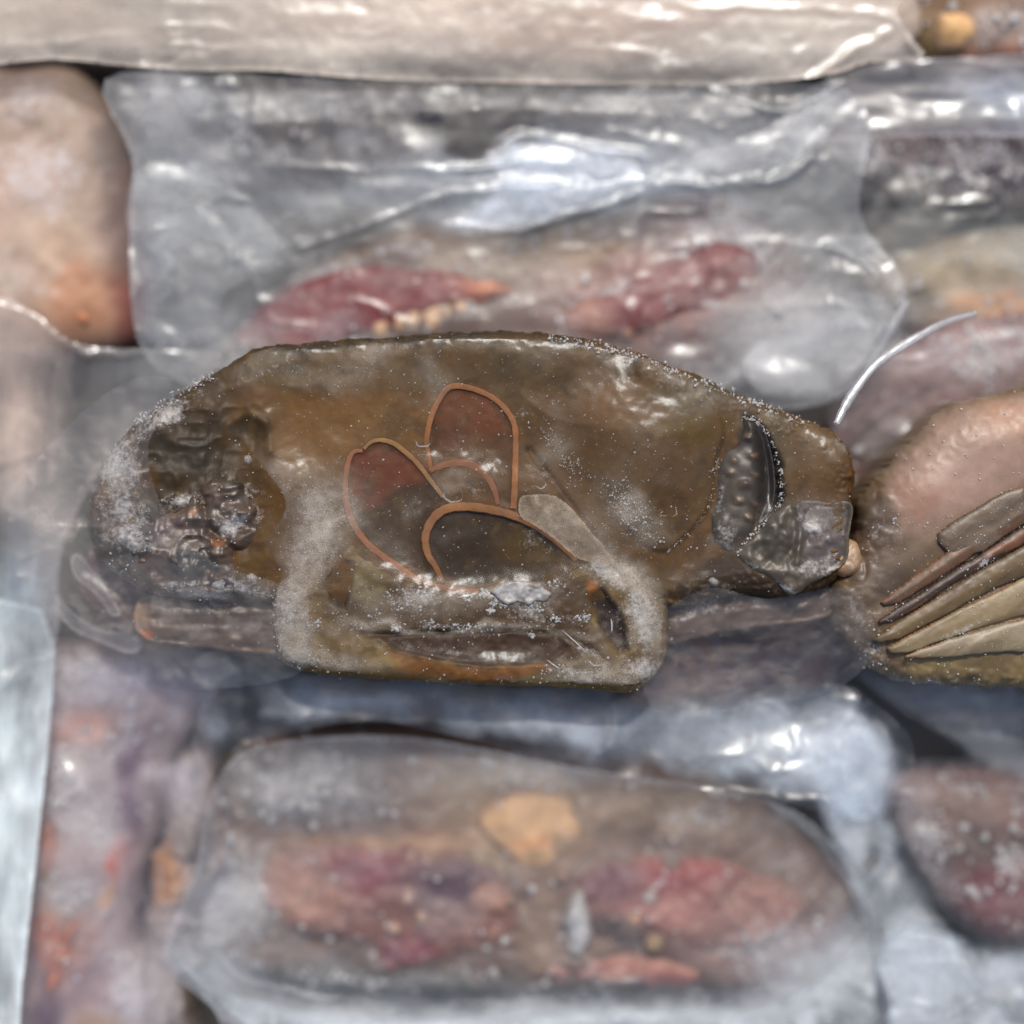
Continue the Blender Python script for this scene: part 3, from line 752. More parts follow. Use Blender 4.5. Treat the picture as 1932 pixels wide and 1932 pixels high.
sheet('bluish film band between the large brown crab and the red and cream crab below it', 0, 0, z=285, seed=10, step=5, soft=60,
      pts=[(380, 1235), (560, 1270), (900, 1290), (1200, 1300), (1560, 1290), (1640, 1320), (1720, 1400), (1700, 1520), (1560, 1530), (1400, 1500), (1150, 1460), (900, 1400), (700, 1360), (520, 1390), (400, 1420), (370, 1330)],
      haze=1.3, rgb=(176, 184, 194), wr=16, wsize=110, edge=(5, .2),
      creases=[([(1155, 1330), (1150, 1390), (1110, 1440), (1090, 1470)], 10, 14, .3), ([(1090, 1440), (1180, 1480), (1400, 1500), (1560, 1510)], 8, 12, .25), ([(1400, 1310), (1460, 1320), (1490, 1350)], 9, 14, .3), ([(1420, 1430), (1450, 1455), (1490, 1460), (1530, 1440)], 10, 18, .35),
               ([(760, 1300), (770, 1350), (830, 1370), (880, 1340)], 8, 8, .15), ([(480, 1280), (560, 1330), (570, 1370)], 10, 8, .12)],
      folds=[(1470, 1390, 60, 40, 0, .95), (1470, 1445, 60, 18, 0, 1.05), (1500, 1500, 60, 14, 0, 1.1), (1440, 1330, 50, 24, 10, .95), (1150, 1360, 20, 40, 0, .8), (600, 1300, 60, 24, 0, .6), (1320, 1340, 80, 24, 0, .6), (560, 1450, 30, 40, 0, .5)],
      hazes=[(1500, 1400, 120, 80, 0, .35), (640, 1310, 120, 36, 0, .25), (1100, 1380, 60, 50, 0, .28), (1300, 1380, 120, 60, 0, .15), (450, 1300, 70, 50, 0, -.3), (800, 1330, 50, 20, 0, -.2), (1000, 1320, 60, 20, 0, -.1)],
      tints=[(450, 1310, 90, 60, 0, (110, 112, 122)), (1480, 1420, 140, 90, 0, (196, 206, 214))])
sheet('clear film stretched over the red and cream crab', 0, 0, z=212, seed=11, step=5,
      pts=[(310, 1790), (370, 1640), (400, 1500), (480, 1410), (760, 1390), (1100, 1450), (1450, 1510), (1580, 1600), (1650, 1720), (1670, 1860), (1720, 2120), (380, 2120), (420, 1940), (340, 1850)],
      haze=.1, wisp=.1, rgb=(186, 190, 194), wr=9, wsize=180, edge=(5, .3),
      creases=[([(330, 1760), (400, 1800), (470, 1850), (600, 1878), (760, 1895), (950, 1892), (1150, 1880), (1350, 1880), (1470, 1862), (1560, 1810), (1640, 1740)], 8, 8, .3),
               ([(1450, 1520), (1560, 1610), (1620, 1700), (1650, 1800), (1665, 1900)], 10, 16, .35), ([(420, 1590), (470, 1640), (500, 1700)], 9, 12, .25), ([(340, 1830), (440, 1930), (560, 1990)], 9, 12, .3), ([(560, 1950), (900, 1960), (1300, 1950), (1560, 1930)], 9, 10, .2)],
      folds=[(1645, 1820, 24, 60, 10, 1.0), (1590, 1680, 30, 50, 20, .7), (490, 1680, 30, 40, 0, .7), (960, 1800, 30, 18, 0, .9), (1080, 1920, 90, 16, 0, .5)],
      hazes=[(400, 1820, 90, 40, 25, .5), (600, 1915, 180, 34, 8, .55), (900, 1925, 240, 34, 0, .55), (1250, 1915, 240, 36, 0, .55), (1520, 1860, 110, 50, -30, .55), (1600, 1780, 50, 60, 0, .4), (430, 1700, 80, 80, 0, .3), (1460, 1790, 90, 50, 0, .14), (560, 1470, 160, 70, 0, .14), (1000, 1450, 200, 40, 0, .2), (620, 1980, 200, 30, 0, .2), (1640, 1950, 80, 60, 0, .3)],
      tints=[(950, 1930, 500, 40, 0, (186, 192, 196))])
sheet('bright crumpled film at the right between the red and cream crab and the maroon crab', 0, 0, z=240, seed=12, step=5, soft=40,
      pts=[(1520, 1350), (1560, 1310), (1640, 1330), (1690, 1420), (1690, 1540), (1740, 1660), (1830, 1770), (2120, 1810), (2120, 2120), (1680, 2120), (1660, 1900), (1620, 1720), (1560, 1600), (1530, 1480)],
      haze=1.0, rgb=(190, 198, 206), wr=13, wsize=110, edge=(5, .3),
      creases=[([(1530, 1370), (1590, 1350), (1650, 1370), (1670, 1420)], 9, 14, .3), ([(1660, 1430), (1655, 1560)], 7, 12, .3), ([(1600, 1640), (1640, 1760), (1660, 1860)], 8, 14, .4), ([(1700, 1780), (1740, 1740), (1790, 1760), (1800, 1900)], 8, 12, .3), ([(1830, 1800), (1850, 1850), (1810, 1880), (1900, 1980)], 8, 12, .3), ([(1560, 1860), (1700, 1910), (1860, 1990)], 7, 10, .3)],
      folds=[(1555, 1420, 24, 60, 0, 1.0), (1580, 1500, 40, 30, 0, 1.0), (1620, 1400, 40, 30, 0, .6), (1690, 1650, 24, 60, 0, .7), (1880, 1880, 70, 30, 0, .8), (1900, 1960, 60, 30, 0, .9), (1650, 1430, 10, 60, 0, 1.0)],
      hazes=[(1590, 1430, 60, 70, 0, .4), (1590, 1510, 50, 40, 0, .3), (1720, 1820, 60, 60, 0, .3), (1880, 1840, 120, 40, 0, .3), (1680, 1640, 40, 100, 0, .1), (1650, 1600, 24, 80, 0, -.45), (1720, 1950, 60, 60, 0, -.1)])
sheet('greyish film under the striped crab at the right with a dark hollow beside it', 0, 0, z=226, seed=13, step=5, soft=20,
      pts=[(1560, 1180), (1600, 1260), (1680, 1330), (1780, 1390), (1880, 1460), (2120, 1520), (2120, 1250), (1800, 1230)],
      haze=.42, rgb=(180, 184, 188), wr=10, wsize=120, edge=(8, .35),
      creases=[([(1570, 1200), (1610, 1270), (1700, 1340), (1860, 1440)], 9, 16, .3), ([(1830, 1310), (1870, 1360), (1890, 1420)], 8, 10, .25)],
      folds=[(1575, 1230, 20, 40, 20, 1.0), (1850, 1360, 60, 24, 0, .6)], hazes=[(1880, 1340, 100, 50, 0, .25)])
sheet('maroon tinted clear film over the maroon crab at the lower right edge', 0, 0, z=205, seed=14, soft=30,
      pts=[(1680, 1440), (1800, 1430), (2120, 1430), (2120, 1830), (1932, 1800), (1830, 1770), (1740, 1680), (1690, 1560)], haze=.12, rgb=(180, 178, 180), wr=8, wsize=120,
      creases=[([(1690, 1500), (1850, 1490), (2000, 1500)], 7, 8, .15)], folds=[(1900, 1610, 20, 30, 0, 1.0), (1740, 1560, 30, 24, 0, .7)], hazes=[(1720, 1500, 40, 60, 0, .25), (1740, 1640, 40, 70, 0, .25)])
sheet('clear film over the maroon crab behind the milky tube', 0, 0, z=215, seed=15, soft=30,
      pts=[(1560, 770), (1640, 660), (1700, 570), (1850, 540), (2120, 540), (2120, 800), (1932, 800), (1700, 860), (1600, 850)], haze=.1, rgb=(176, 172, 172), wr=8, wsize=120,
      creases=[([(1600, 850), (1680, 830), (1740, 800)], 7, 8, .15)], folds=[(1900, 630, 40, 20, 0, .7)], hazes=[(1640, 640, 50, 90, 20, .3)])

# loose flaps and folds of the same film lying over one another
for lab, pts, z, hz, rgb, sd in [
    ('rounded grey flap of film at the left of the red clawed crab', [(250, 330), (300, 302), (380, 306), (440, 345), (560, 470), (430, 550), (400, 640), (275, 645), (262, 520), (238, 420)], 250, .26, (160, 164, 166), 61),
    ('pale blue crumpled patch of film above the red clawed crab', [(850, 440), (838, 425), (900, 380), (945, 340), (905, 300), (960, 268), (1100, 270), (1210, 300), (1222, 345), (1180, 374), (1080, 408), (960, 440)], 262, .42, (190, 200, 212), 62),
    ('long grey fold of film running up to the right above the red clawed crab', [(1040, 360), (1180, 340), (1300, 290), (1420, 250), (1500, 205), (1560, 160), (1590, 200), (1540, 290), (1470, 325), (1300, 345), (1150, 380)], 258, .3, (170, 174, 176), 63),
    ('pale triangular fold of film between the red clawed crab and the milky tubes', [(1400, 680), (1460, 630), (1560, 590), (1650, 540), (1690, 610), (1600, 740), (1500, 752), (1430, 740)], 262, .34, (186, 188, 190), 64),
    ('bluish crumple of film beside the upper right corner of the red and cream crab', [(1500, 1430), (1545, 1380), (1600, 1350), (1655, 1375), (1674, 1450), (1660, 1540), (1590, 1548), (1545, 1500)], 268, .46, (190, 202, 212), 65),
    ('pale rounded fold of film in the lower right corner', [(1650, 1800), (1715, 1742), (1790, 1752), (1835, 1806), (1900, 1900), (1980, 2080), (1700, 2080), (1665, 1910)], 268, .36, (186, 194, 200), 66),
    ('milky rim of film along the bottom of the red and cream crab', [(322, 1785), (400, 1840), (480, 1882), (620, 1902), (760, 1912), (960, 1908), (1150, 1896), (1350, 1894), (1470, 1876), (1560, 1822), (1640, 1748), (1668, 1850), (1610, 1965), (1200, 1975), (560, 1985), (440, 1930), (350, 1850)], 244, .5, (186, 192, 196), 67),
    ('narrow clear fold of film along the upper edge of the dark frosted crab', [(350, 165), (600, 170), (900, 172), (1200, 180), (1330, 176), (1420, 205), (1350, 225), (1000, 205), (700, 215), (450, 235), (360, 215)], 250, .12, (190, 194, 196), 68)]:
    sheet(lab, 0, 0, pts=pts, z=z, haze=hz / HAZE0 * (.4 if sd == 68 else 1), rgb=rgb, seed=sd, step=4, wr=8, wsize=150, fine=.5, soft=26, wisp=.34, sm=5)

# ================================================================== the large brown crab in the middle
ZR = 425
def sampler(co, zref):
    s = scale_at(zref)
    u, v, z = co[:, 0] / (s * U2M) + 966, 966 - co[:, 1] / (s * U2M), co[:, 2] / U2M
    def f(uu, vv):
        uu, vv = np.atleast_1d(uu), np.atleast_1d(vv)
        r = np.empty(len(uu))
        for k in range(len(uu)):
            d = (u - uu[k]) ** 2 + (v - vv[k]) ** 2
            i = np.argpartition(d, 8)[:8]
            r[k] = np.average(z[i], weights=1 / (d[i] + 4))
        return r
    return f

z1 = lambda pts: [(581 + x * 0.3008, 678 + y * 0.3008) for x, y in pts]      # measured on an enlargement of the cut face
z3 = lambda pts: [(452 + x * 0.468, 1001 + y * 0.468) for x, y in pts]
z2 = lambda pts: [(968.5 + x * 0.3677, 613.4 + y * 0.3677) for x, y in pts]

CELL_TOP = z1([(775, 690), (745, 560), (750, 460), (775, 360), (815, 270), (870, 190), (940, 168), (1050, 190), (1170, 250), (1260, 330), (1300, 430), (1302, 560), (1300, 700), (1295, 820), (1285, 930), (1190, 900), (1165, 800), (1100, 715), (1000, 665), (880, 660)])
CELL_LEFT = z1([(350, 565), (290, 580), (255, 650), (240, 800), (265, 960), (320, 1080), (400, 1175), (560, 1290), (700, 1375), (790, 1370), (750, 1240), (735, 1120), (790, 1000), (850, 880), (770, 760), (680, 645), (580, 560), (500, 512), (430, 512), (375, 540)])
CELL_LOW = z1([(845, 1375), (800, 1300), (752, 1220), (742, 1110), (785, 1015), (860, 950), (960, 932), (1100, 938), (1250, 972), (1400, 1035), (1530, 1125), (1590, 1210), (1560, 1290), (1450, 1370), (1240, 1385), (1130, 1440), (950, 1440)])
ICE = [(512, 1160), (528, 1120), (590, 1070), (648, 1010), (670, 990), (690, 1030), (760, 1080), (880, 1110), (1010, 1095), (1080, 1060), (1110, 1040), (1130, 1022), (1180, 1072), (1250, 1130), (1262, 1190), (1248, 1260), (1190, 1306), (1060, 1298), (880, 1292), (700, 1282), (600, 1272), (530, 1246)]

def middle_crab():
    t = thing('frozen_crab', 'large brown glazed crab in the middle, its cut face showing three orange rimmed cells', 'crab', 900, 950, 290, G_CRAB)
    P = [(176, 920), (205, 850), (255, 796), (305, 758), (400, 702), (480, 656), (560, 646), (640, 640), (720, 634), (800, 628), (880, 624), (960, 622), (1060, 630), (1120, 640), (1180, 655), (1270, 690), (1330, 712), (1390, 740), (1500, 782),
         (1572, 812), (1600, 842), (1614, 880), (1610, 940), (1606, 1000), (1596, 1060), (1570, 1104), (1490, 1128), (1400, 1124), (1310, 1140), (1250, 1150), (1150, 1154), (900, 1156), (600, 1150), (520, 1140), (400, 1120), (280, 1110), (190, 1060), (160, 990)]
    top, left, low = [smooth(c, 4) for c in (CELL_TOP, CELL_LEFT, CELL_LOW)]
    bulge = smooth(z2([(0, 330), (160, 330), (300, 250), (520, 200), (800, 260), (960, 350), (1080, 520), (1040, 700), (1020, 880), (960, 1000), (790, 1160), (640, 1110), (480, 950), (300, 800), (100, 600)]), 4)
    cav = smooth(CAV, 4)
    def detail(U, V, d):
        z = 5 * fbm(U, V, 150, 2, 60) + 0.7 * fbm(U, V, 40, 2, 61) + 0.3 * fbm(U, V, 12, 2, 62)
        for c, k in ((top, 8), (left, 9), (low, 9)):
            dd = -sdf(U, V, c)
            z = z - 0.5 * k * sstep(-4, 14, dd)
        bd = -sdf(U, V, bulge)
        z = z + 18 * sstep(-10, 130, bd) + 7 * sstep(-3, 8, bd) * sstep(1100, 1220, U)
        z = z - 34 * sstep(-4, 20, -sdf(U, V, cav) + 6 * fbm(U, V, 14, 3, 65))
        # pits and dents
        for (u, v, r, h) in [(468, 822, 30, -8), (1192, 690, 12, -14), (1196, 712, 11, -12), (555, 706, 15, -12), (645, 706, 10, -7), (1430, 740, 30, -8), (820, 850, 20, -8), (760, 1000, 60, -10), (540, 905, 46, 6), (300, 820, 40, 10), (240, 900, 40, 8), (1560, 880, 60, 10), (1010, 950, 50, 4)]:
            z = z + h * gauss(U, V, u, v, r, r)
        z = z + 5 * np.exp(-(dist_line(U, V, [(430, 800), (470, 780), (505, 800), (512, 850)]) / 9) ** 2)
        # left, knuckled end
        m = sstep(560, 380, U)
        z = z + m * (9 * fbm(U, V, 64, 3, 66) + 9 * ridge(U, V, 60, 2, 67))
        # crease running from the middle cell to the lower right
        z = z - 9 * np.exp(-(dist_line(U, V, [(1000, 850), (1060, 930), (1120, 1010), (1185, 1075), (1250, 1130)]) / 6) ** 2)
        # uneven crust on the upper right margin
        z = z + 12 * sstep(60, 0, d) * sstep(1100, 1250, U) * np.abs(fbm(U, V, 14, 3, 70))
        return z
    def paint(U, V, d):
        p = Paint(U, V, (96, 71, 42), 12, 16, 70)
        p.blob(850, 690, 330, 70, (92, 72, 42), .8)
        p.line([(480, 662), (640, 646), (800, 636), (960, 630), (1080, 640)], (46, 40, 30), 18, .9)
        p.poly([(520, 760), (620, 750), (740, 742), (812, 745), (808, 815), (790, 835), (690, 832), (662, 875), (600, 888), (522, 896), (505, 850)], (116, 86, 42), .95, 34)
        p.blob(980, 700, 110, 50, (66, 58, 36), .5)
        p.blob(430, 760, 80, 40, (112, 84, 60), .8)
        p.blob(500, 700, 110, 34, (96, 84, 66), .7)
        p.poly(bulge, (88, 68, 42), .85, 16)
        p.blob(1180, 760, 90, 50, (110, 78, 44), .75)
        p.blob(1300, 800, 70, 40, (98, 82, 44), .7)
        p.blob(1330, 740, 120, 40, (78, 74, 60), .7)
        p.blob(1480, 820, 90, 46, (104, 84, 66), .85)
        p.blob(1555, 870, 46, 60, (98, 76, 48), .85)
        p.line([(1460, 790), (1480, 880), (1475, 960)], (70, 68, 60), 16, .6)
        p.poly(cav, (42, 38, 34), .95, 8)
        p.blob(1200, 1100, 90, 40, (82, 68, 42), .8); p.poly([(1250, 1110), (1390, 1044), (1440, 1090), (1500, 1122), (1600, 1080), (1560, 1150), (1300, 1160)], (52, 42, 32), .9, 14)
        p.blob(330, 1090, 130, 60, (60, 56, 48), .9)
        p.blob(380, 920, 110, 90, (66, 54, 44), .85)
        p.blob(340, 860, 46, 40, (52, 50, 42), .9)
        p.blob(250, 1060, 70, 50, (72, 62, 68), .8)
        m = sstep(500, 400, U); p._mix(.6 * m * sstep(-.05, .5, fbm(U, V, 70, 3, 48)), (52, 47, 40)); p._mix(.6 * m * sstep(.1, .6, fbm(U, V, 54, 3, 49)), (104, 84, 74)); p._mix(.75 * m * sstep(-.5, .3, fbm(U, V, 90, 3, 47)), (66, 64, 80)); p.blob(468, 822, 36, 30, (58, 54, 56), .8)
        p.blob(520, 1000, 50, 50, (84, 68, 50), .6)
        p.poly(top, (88, 62, 34), .9, 4); p.poly(z1([(790, 520), (765, 440), (815, 280), (880, 195), (960, 180), (1060, 200), (1170, 262), (1250, 340), (1280, 420), (1100, 470), (900, 500)]), (110, 64, 42), .85, 16)
        p.poly(left, (64, 48, 32), .95, 4); p.poly(z1([(290, 580), (250, 680), (245, 820), (290, 960), (420, 940), (560, 830), (700, 800), (760, 760), (680, 650), (580, 565), (480, 515), (390, 535)]), (108, 60, 46), .9, 12)
        p.poly(low, (54, 42, 24), .95, 4); p.blob(1000, 1035, 60, 34, (92, 76, 40), .7, 20); p.blob(1050, 1060, 40, 16, (66, 50, 48), .8)
        p.streaks((60, 48, 32), .45, 36, 1, 1, 5, .1, .7)
        p.streaks((110, 92, 64), .30, 22, 1, 1, 8, .25, .8)
        for k in [(215, 880, 60, 74, .74, -40), (310, 790, 90, 24, .66, -40), (240, 960, 60, 40, .6, 0), (400, 1105, 120, 24, .7, 0), (500, 700, 90, 12, .55, -30),  (350, 945, 36, 20, .7, 0), (250, 1020, 70, 26, .6, 0), (450, 980, 46, 24, .7, -20), (380, 1115, 110, 18, .6, 0), (1010, 1000, 60, 22, .55, 30), (1060, 985, 66, 24, .62, 40),  # white by the left knuckles includes soft wet highlights painted in as frost
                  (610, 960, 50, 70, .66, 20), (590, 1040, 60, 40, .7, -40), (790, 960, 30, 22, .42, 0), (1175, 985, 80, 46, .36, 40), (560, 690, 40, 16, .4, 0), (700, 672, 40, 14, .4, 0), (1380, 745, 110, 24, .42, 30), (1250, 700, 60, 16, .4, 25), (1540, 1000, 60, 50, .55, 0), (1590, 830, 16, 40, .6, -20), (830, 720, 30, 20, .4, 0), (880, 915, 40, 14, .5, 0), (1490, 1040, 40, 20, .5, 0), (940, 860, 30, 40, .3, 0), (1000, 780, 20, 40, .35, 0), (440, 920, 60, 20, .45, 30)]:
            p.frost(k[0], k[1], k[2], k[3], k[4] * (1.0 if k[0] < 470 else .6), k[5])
        return p
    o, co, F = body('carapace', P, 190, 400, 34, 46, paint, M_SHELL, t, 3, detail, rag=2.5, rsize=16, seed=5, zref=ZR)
    zs = sampler(co, ZR)
    c1 = crystals('ice_grains', t, co, F ** 2 + .03, 1500, .7, 3.2, seed=21)
    # orange rims of the three cells and the inner arch
    def rim(pts, r, rgb=(166, 100, 58), lift=0.0, taper=None):
        return tube('cell_rim', z1(pts), r, lambda a, b: zs(a, b) + lift - 1.1, M_RIM, t, (rgb[0] * .74, rgb[1] * .80, rgb[2] * .82), ZR, 8, 6, False, taper, flat=.16)
    rim([(775, 700), (760, 620), (745, 540), (752, 460), (775, 360), (815, 270), (870, 190), (940, 170), (1050, 192), (1170, 250), (1255, 335), (1298, 430), (1303, 560), (1300, 700), (1296, 820), (1288, 935)], 6.0, lift=2, taper=(.7, .9, 1, 1, .9, 1, 1.1, 1.2))
    rim([(770, 700), (830, 672), (900, 655), (1000, 655), (1095, 708), (1150, 780), (1180, 860), (1190, 910)], 6.5, (148, 92, 60), 2, (.8, 1.1, 1.2, 1, .7))
    rim([(345, 575), (290, 582), (255, 650), (236, 800), (258, 960), (315, 1080), (400, 1180), (560, 1298), (700, 1385), (850, 1435), (960, 1452), (1075, 1455)], 6.2, (160, 96, 62), 2, (.6, .9, 1.1, 1.1, 1, .8))
    rim([(355, 562), (400, 520), (460, 508), (530, 525), (590, 565), (680, 645), (770, 762), (850, 865)], 5.2, (168, 114, 66), 2, (.6, .8, 1, 1, .7))
    rim([(850, 1400), (800, 1300), (752, 1220), (738, 1110), (780, 1010), (855, 945), (960, 925), (1100, 935), (1250, 968), (1400, 1030), (1530, 1118), (1600, 1180), (1680, 1260)], 8.0, (154, 98, 60), 3, (.6, .8, 1.0, 1.15, 1.1, 1.1, .9, .8, .6))
    # the dark rough claw tip in its hollow on the right
    def pcl(U, V, d):
        p = Paint(U, V, (62, 55, 46), 30, 6, 30)
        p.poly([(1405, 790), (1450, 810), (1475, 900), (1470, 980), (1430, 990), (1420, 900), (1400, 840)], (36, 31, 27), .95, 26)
        for (u, v) in KN: p.blob(u, v, 7, 5, (112, 84, 60), .5)
        p.frost(1365, 1010, 26, 40, .5); p.frost(1360, 940, 12, 40, .42)
        return p
    KN = [(1382, 868), (1420, 862), (1424, 896), (1426, 952), (1403, 912), (1392, 946), (1408, 826), (1374, 892), (1412, 978)]
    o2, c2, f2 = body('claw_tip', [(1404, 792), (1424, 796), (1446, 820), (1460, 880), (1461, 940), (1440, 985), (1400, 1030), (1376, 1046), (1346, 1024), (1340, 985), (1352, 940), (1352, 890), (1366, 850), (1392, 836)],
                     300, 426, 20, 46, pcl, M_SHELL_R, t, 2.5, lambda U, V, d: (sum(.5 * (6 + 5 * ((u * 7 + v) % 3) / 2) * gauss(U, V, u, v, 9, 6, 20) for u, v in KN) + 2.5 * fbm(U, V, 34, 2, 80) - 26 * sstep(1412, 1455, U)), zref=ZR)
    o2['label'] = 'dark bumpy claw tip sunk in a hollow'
    # flake of shell at the lower right
    def pf(U, V, d):
        p = Paint(U, V, (74, 66, 54), 33, 8)
        p.poly([(1500, 945), (1600, 948), (1590, 1040), (1530, 1070), (1505, 1010)], (84, 75, 74), .8, 10)
        p.blob(1460, 1020, 40, 40, (50, 45, 36), .8); p.frost(1530, 990, 40, 24, .6, 40); p.frost(1480, 1112, 60, 8, .6, 25); p.frost(1540, 1070, 60, 24, .5); p.frost(1420, 1070, 40, 16, .4)
        return p
    body('shell_flake', [(1390, 1042), (1430, 1000), (1462, 962), (1510, 944), (1560, 946), (1604, 950), (1600, 1010), (1590, 1062), (1530, 1100), (1492, 1124), (1462, 1096), (1426, 1078)], 340, 437, 9, 20, pf, M_SHELL_R, t, 3,
         lambda U, V, d: 7 * fbm(U, V, 40, 3, 90) + 10 * np.exp(-(dist_line(U, V, [(1500, 950), (1508, 1000), (1500, 1060)]) / 8) ** 2) + .35 * (1500 - U) * (U > 1500) * .3, rag=2, zref=ZR)
    # legs under the body
    def leg(name, pts, rgb, dark, ang, z0, z1_, fr, seed, patches=(), lbl=None):
        def pl(U, V, d):
            p = Paint(U, V, rgb, seed, 8)
            c, s = math.cos(ang), math.sin(ang)
            X, Y = (p.U * c + p.V * s), (-p.U * s + p.V * c)
            p._mix(.75 * sstep(-.1, .9, fbm(X, Y, 60, 3, seed + 2, .25, 2.2)), dark)
            for q in patches: p.blob(*q)
            for q in fr: p.frost(*q)
            return p
        o, c, f = body(name, pts, z0, z1_ - 6, 26, 42, pl, M_SHELL_R, t, 3.5, lambda U, V, d: -12 + 3 * fbm(U * math.cos(ang) + V * math.sin(ang), -U * math.sin(ang) + V * math.cos(ang), 40, 3, seed, .2, 2.0) + 3 * fbm(U, V, 24, 3, seed), rag=1.5, zref=390)
        crystals('ice_grains', o, c, f + .08, 110, .8, 3.5, seed=seed)
        if lbl: o['label'] = lbl
        return o
    leg('leg', [(252, 1146), (275, 1120), (380, 1112), (500, 1112), (545, 1120), (545, 1230), (500, 1236), (400, 1226), (300, 1216), (262, 1200), (250, 1175)], (92, 72, 54), (66, 50, 38), 0.02, 200, 378, [(380, 1148, 120, 10, .35)], 1,
        [(265, 1170, 20, 40, (150, 122, 96), .8), (275, 1200, 18, 10, (168, 100, 56), .8)], 'flat brown leg at the lower left')
    leg('leg', [(1240, 1160), (1300, 1120), (1400, 1100), (1500, 1108), (1570, 1098), (1582, 1150), (1540, 1172), (1450, 1182), (1350, 1196), (1260, 1216)], (78, 60, 46), (54, 42, 34), -0.12, 200, 378, [(1320, 1150, 50, 20, .5), (1340, 1130, 20, 16, .62)], 2, [(1570, 1120, 24, 24, (80, 62, 50), .8)], 'striped brown leg at the lower right')
    leg('leg', [(1290, 1100), (1360, 1050), (1400, 1040), (1480, 1110), (1500, 1140), (1400, 1150), (1300, 1140)], (78, 60, 48), (52, 42, 36), -0.3, 200, 362, [], 3)
    leg('leg', [(150, 1040), (200, 1030), (260, 1060), (330, 1110), (320, 1150), (255, 1160), (230, 1200), (170, 1170), (130, 1110)], (88, 70, 66), (64, 52, 54), 0.5, 200, 320, [(200, 1100, 40, 30, .4)], 4)
    # folded claw at the left end, with its knuckles
    def pk(U, V, d):
        p = Paint(U, V, (72, 62, 56), 41, 14, 40)
        p.blob(300, 1000, 80, 40, (84, 72, 78), .8); p.blob(360, 1070, 90, 40, (64, 60, 48), .9); p.blob(440, 1040, 40, 30, (78, 60, 48), .8)
        p._mix(.8 * sstep(0, .5, fbm(U, V, 60, 3, 44)), (40, 36, 30)); p._mix(.6 * sstep(.1, .6, fbm(U, V, 46, 3, 46)), (96, 80, 72)); p.blob(410, 1010, 12, 8, (140, 92, 60), .8); p.blob(375, 960, 9, 7, (140, 96, 66), .8)
        p.frost(250, 1010, 60, 24, .66, 20); p.frost(330, 1110, 60, 16, .5); p.frost(440, 980, 36, 20, .75, -20); p.frost(400, 1120, 60, 14, .55); p.frost(220, 1060, 30, 40, .4)  # white beside the inner knuckles is a painted wet highlight, the rest is frost
        return p
    KL = [(430, 925, 26, 18), (452, 965, 30, 20), (405, 985, 24, 16), (340, 990, 40, 18), (280, 1030, 40, 22), (360, 1050, 50, 20), (450, 1020, 30, 16), (230, 1000, 40, 14)]
    o4, c4, f4 = body('folded_claw', [(180, 1030), (205, 990), (270, 975), (330, 950), (385, 900), (430, 890), (470, 905), (496, 960), (510, 1010), (470, 1060), (450, 1120), (380, 1136), (280, 1120), (210, 1080)], 220, 400, 38, 50, pk, M_WET, t, 3,
         lambda U, V, d: sum(h * gauss(U, V, u, v, r, r * .7) for u, v, r, h in KL) + 16 * ridge(U, V, 50, 3, 95) + 8 * fbm(U, V, 40, 3, 96) - 14 * np.exp(-(dist_line(U, V, [(380, 930), (400, 1000), (470, 1060), (530, 1090)]) / 9) ** 2), rag=3, zref=ZR)
    crystals('ice_grains', o4, c4, f4 ** 2 + .05, 360, .8, 3.6, seed=31)
    # mouth: the lower face under ice
    def pm(U, V, d):
        p = Paint(U, V, (104, 88, 68), 44, 7, 50)
        p.streaks((134, 122, 106), .6, 40, 1, 1, 2, .0, .7)
        p.poly(z3([(330, 230), (360, 140), (420, 110), (500, 130), (700, 220), (900, 240), (1100, 230), (1290, 150), (1400, 230), (1400, 360), (1480, 440), (1400, 500), (1250, 545), (1000, 545), (800, 520), (620, 490), (520, 430), (350, 330)]), (76, 58, 38), 1.0, 10)
        p.poly(z3([(590, 480), (700, 505), (860, 540), (1000, 548), (1150, 545), (1260, 535), (1260, 575), (1100, 602), (900, 595), (700, 580), (630, 560)]), (130, 92, 62), .95, 5)
        p.poly(z3([(560, 420), (700, 405), (900, 400), (1100, 395), (1280, 420), (1330, 470), (1250, 535), (1000, 543), (800, 518), (640, 478)]), (66, 48, 28), 1.0, 5)
        p.poly(z3([(360, 200), (400, 120), (460, 130), (450, 230), (430, 320), (370, 290)]), (48, 36, 20), .95, 8)
        p.poly(z3([(1400, 250), (1460, 230), (1530, 320), (1560, 420), (1570, 480), (1530, 498), (1470, 430), (1430, 350)]), (50, 37, 20), 1.0, 6)
        p.blob(*z3([(1420, 230)])[0], 10, 14, (164, 104, 60), .9)
        p.blob(*z3([(385, 95)])[0], 14, 6, (150, 84, 56), .8); p.blob(*z3([(400, 540)])[0], 14, 6, (150, 84, 52), .8, 30)
        p.blob(*z3([(430, 530)])[0], 40, 22, (92, 80, 60), .7)
        p.blob(*z3([(520, 200)])[0], 34, 40, (128, 124, 116), .6); p.blob(*z3([(570, 540)])[0], 40, 16, (150, 138, 124), .7)
        p.line(z3([(450, 400), (700, 408), (900, 398), (1120, 392), (1300, 400)]), (116, 104, 90), 3.5, .8)
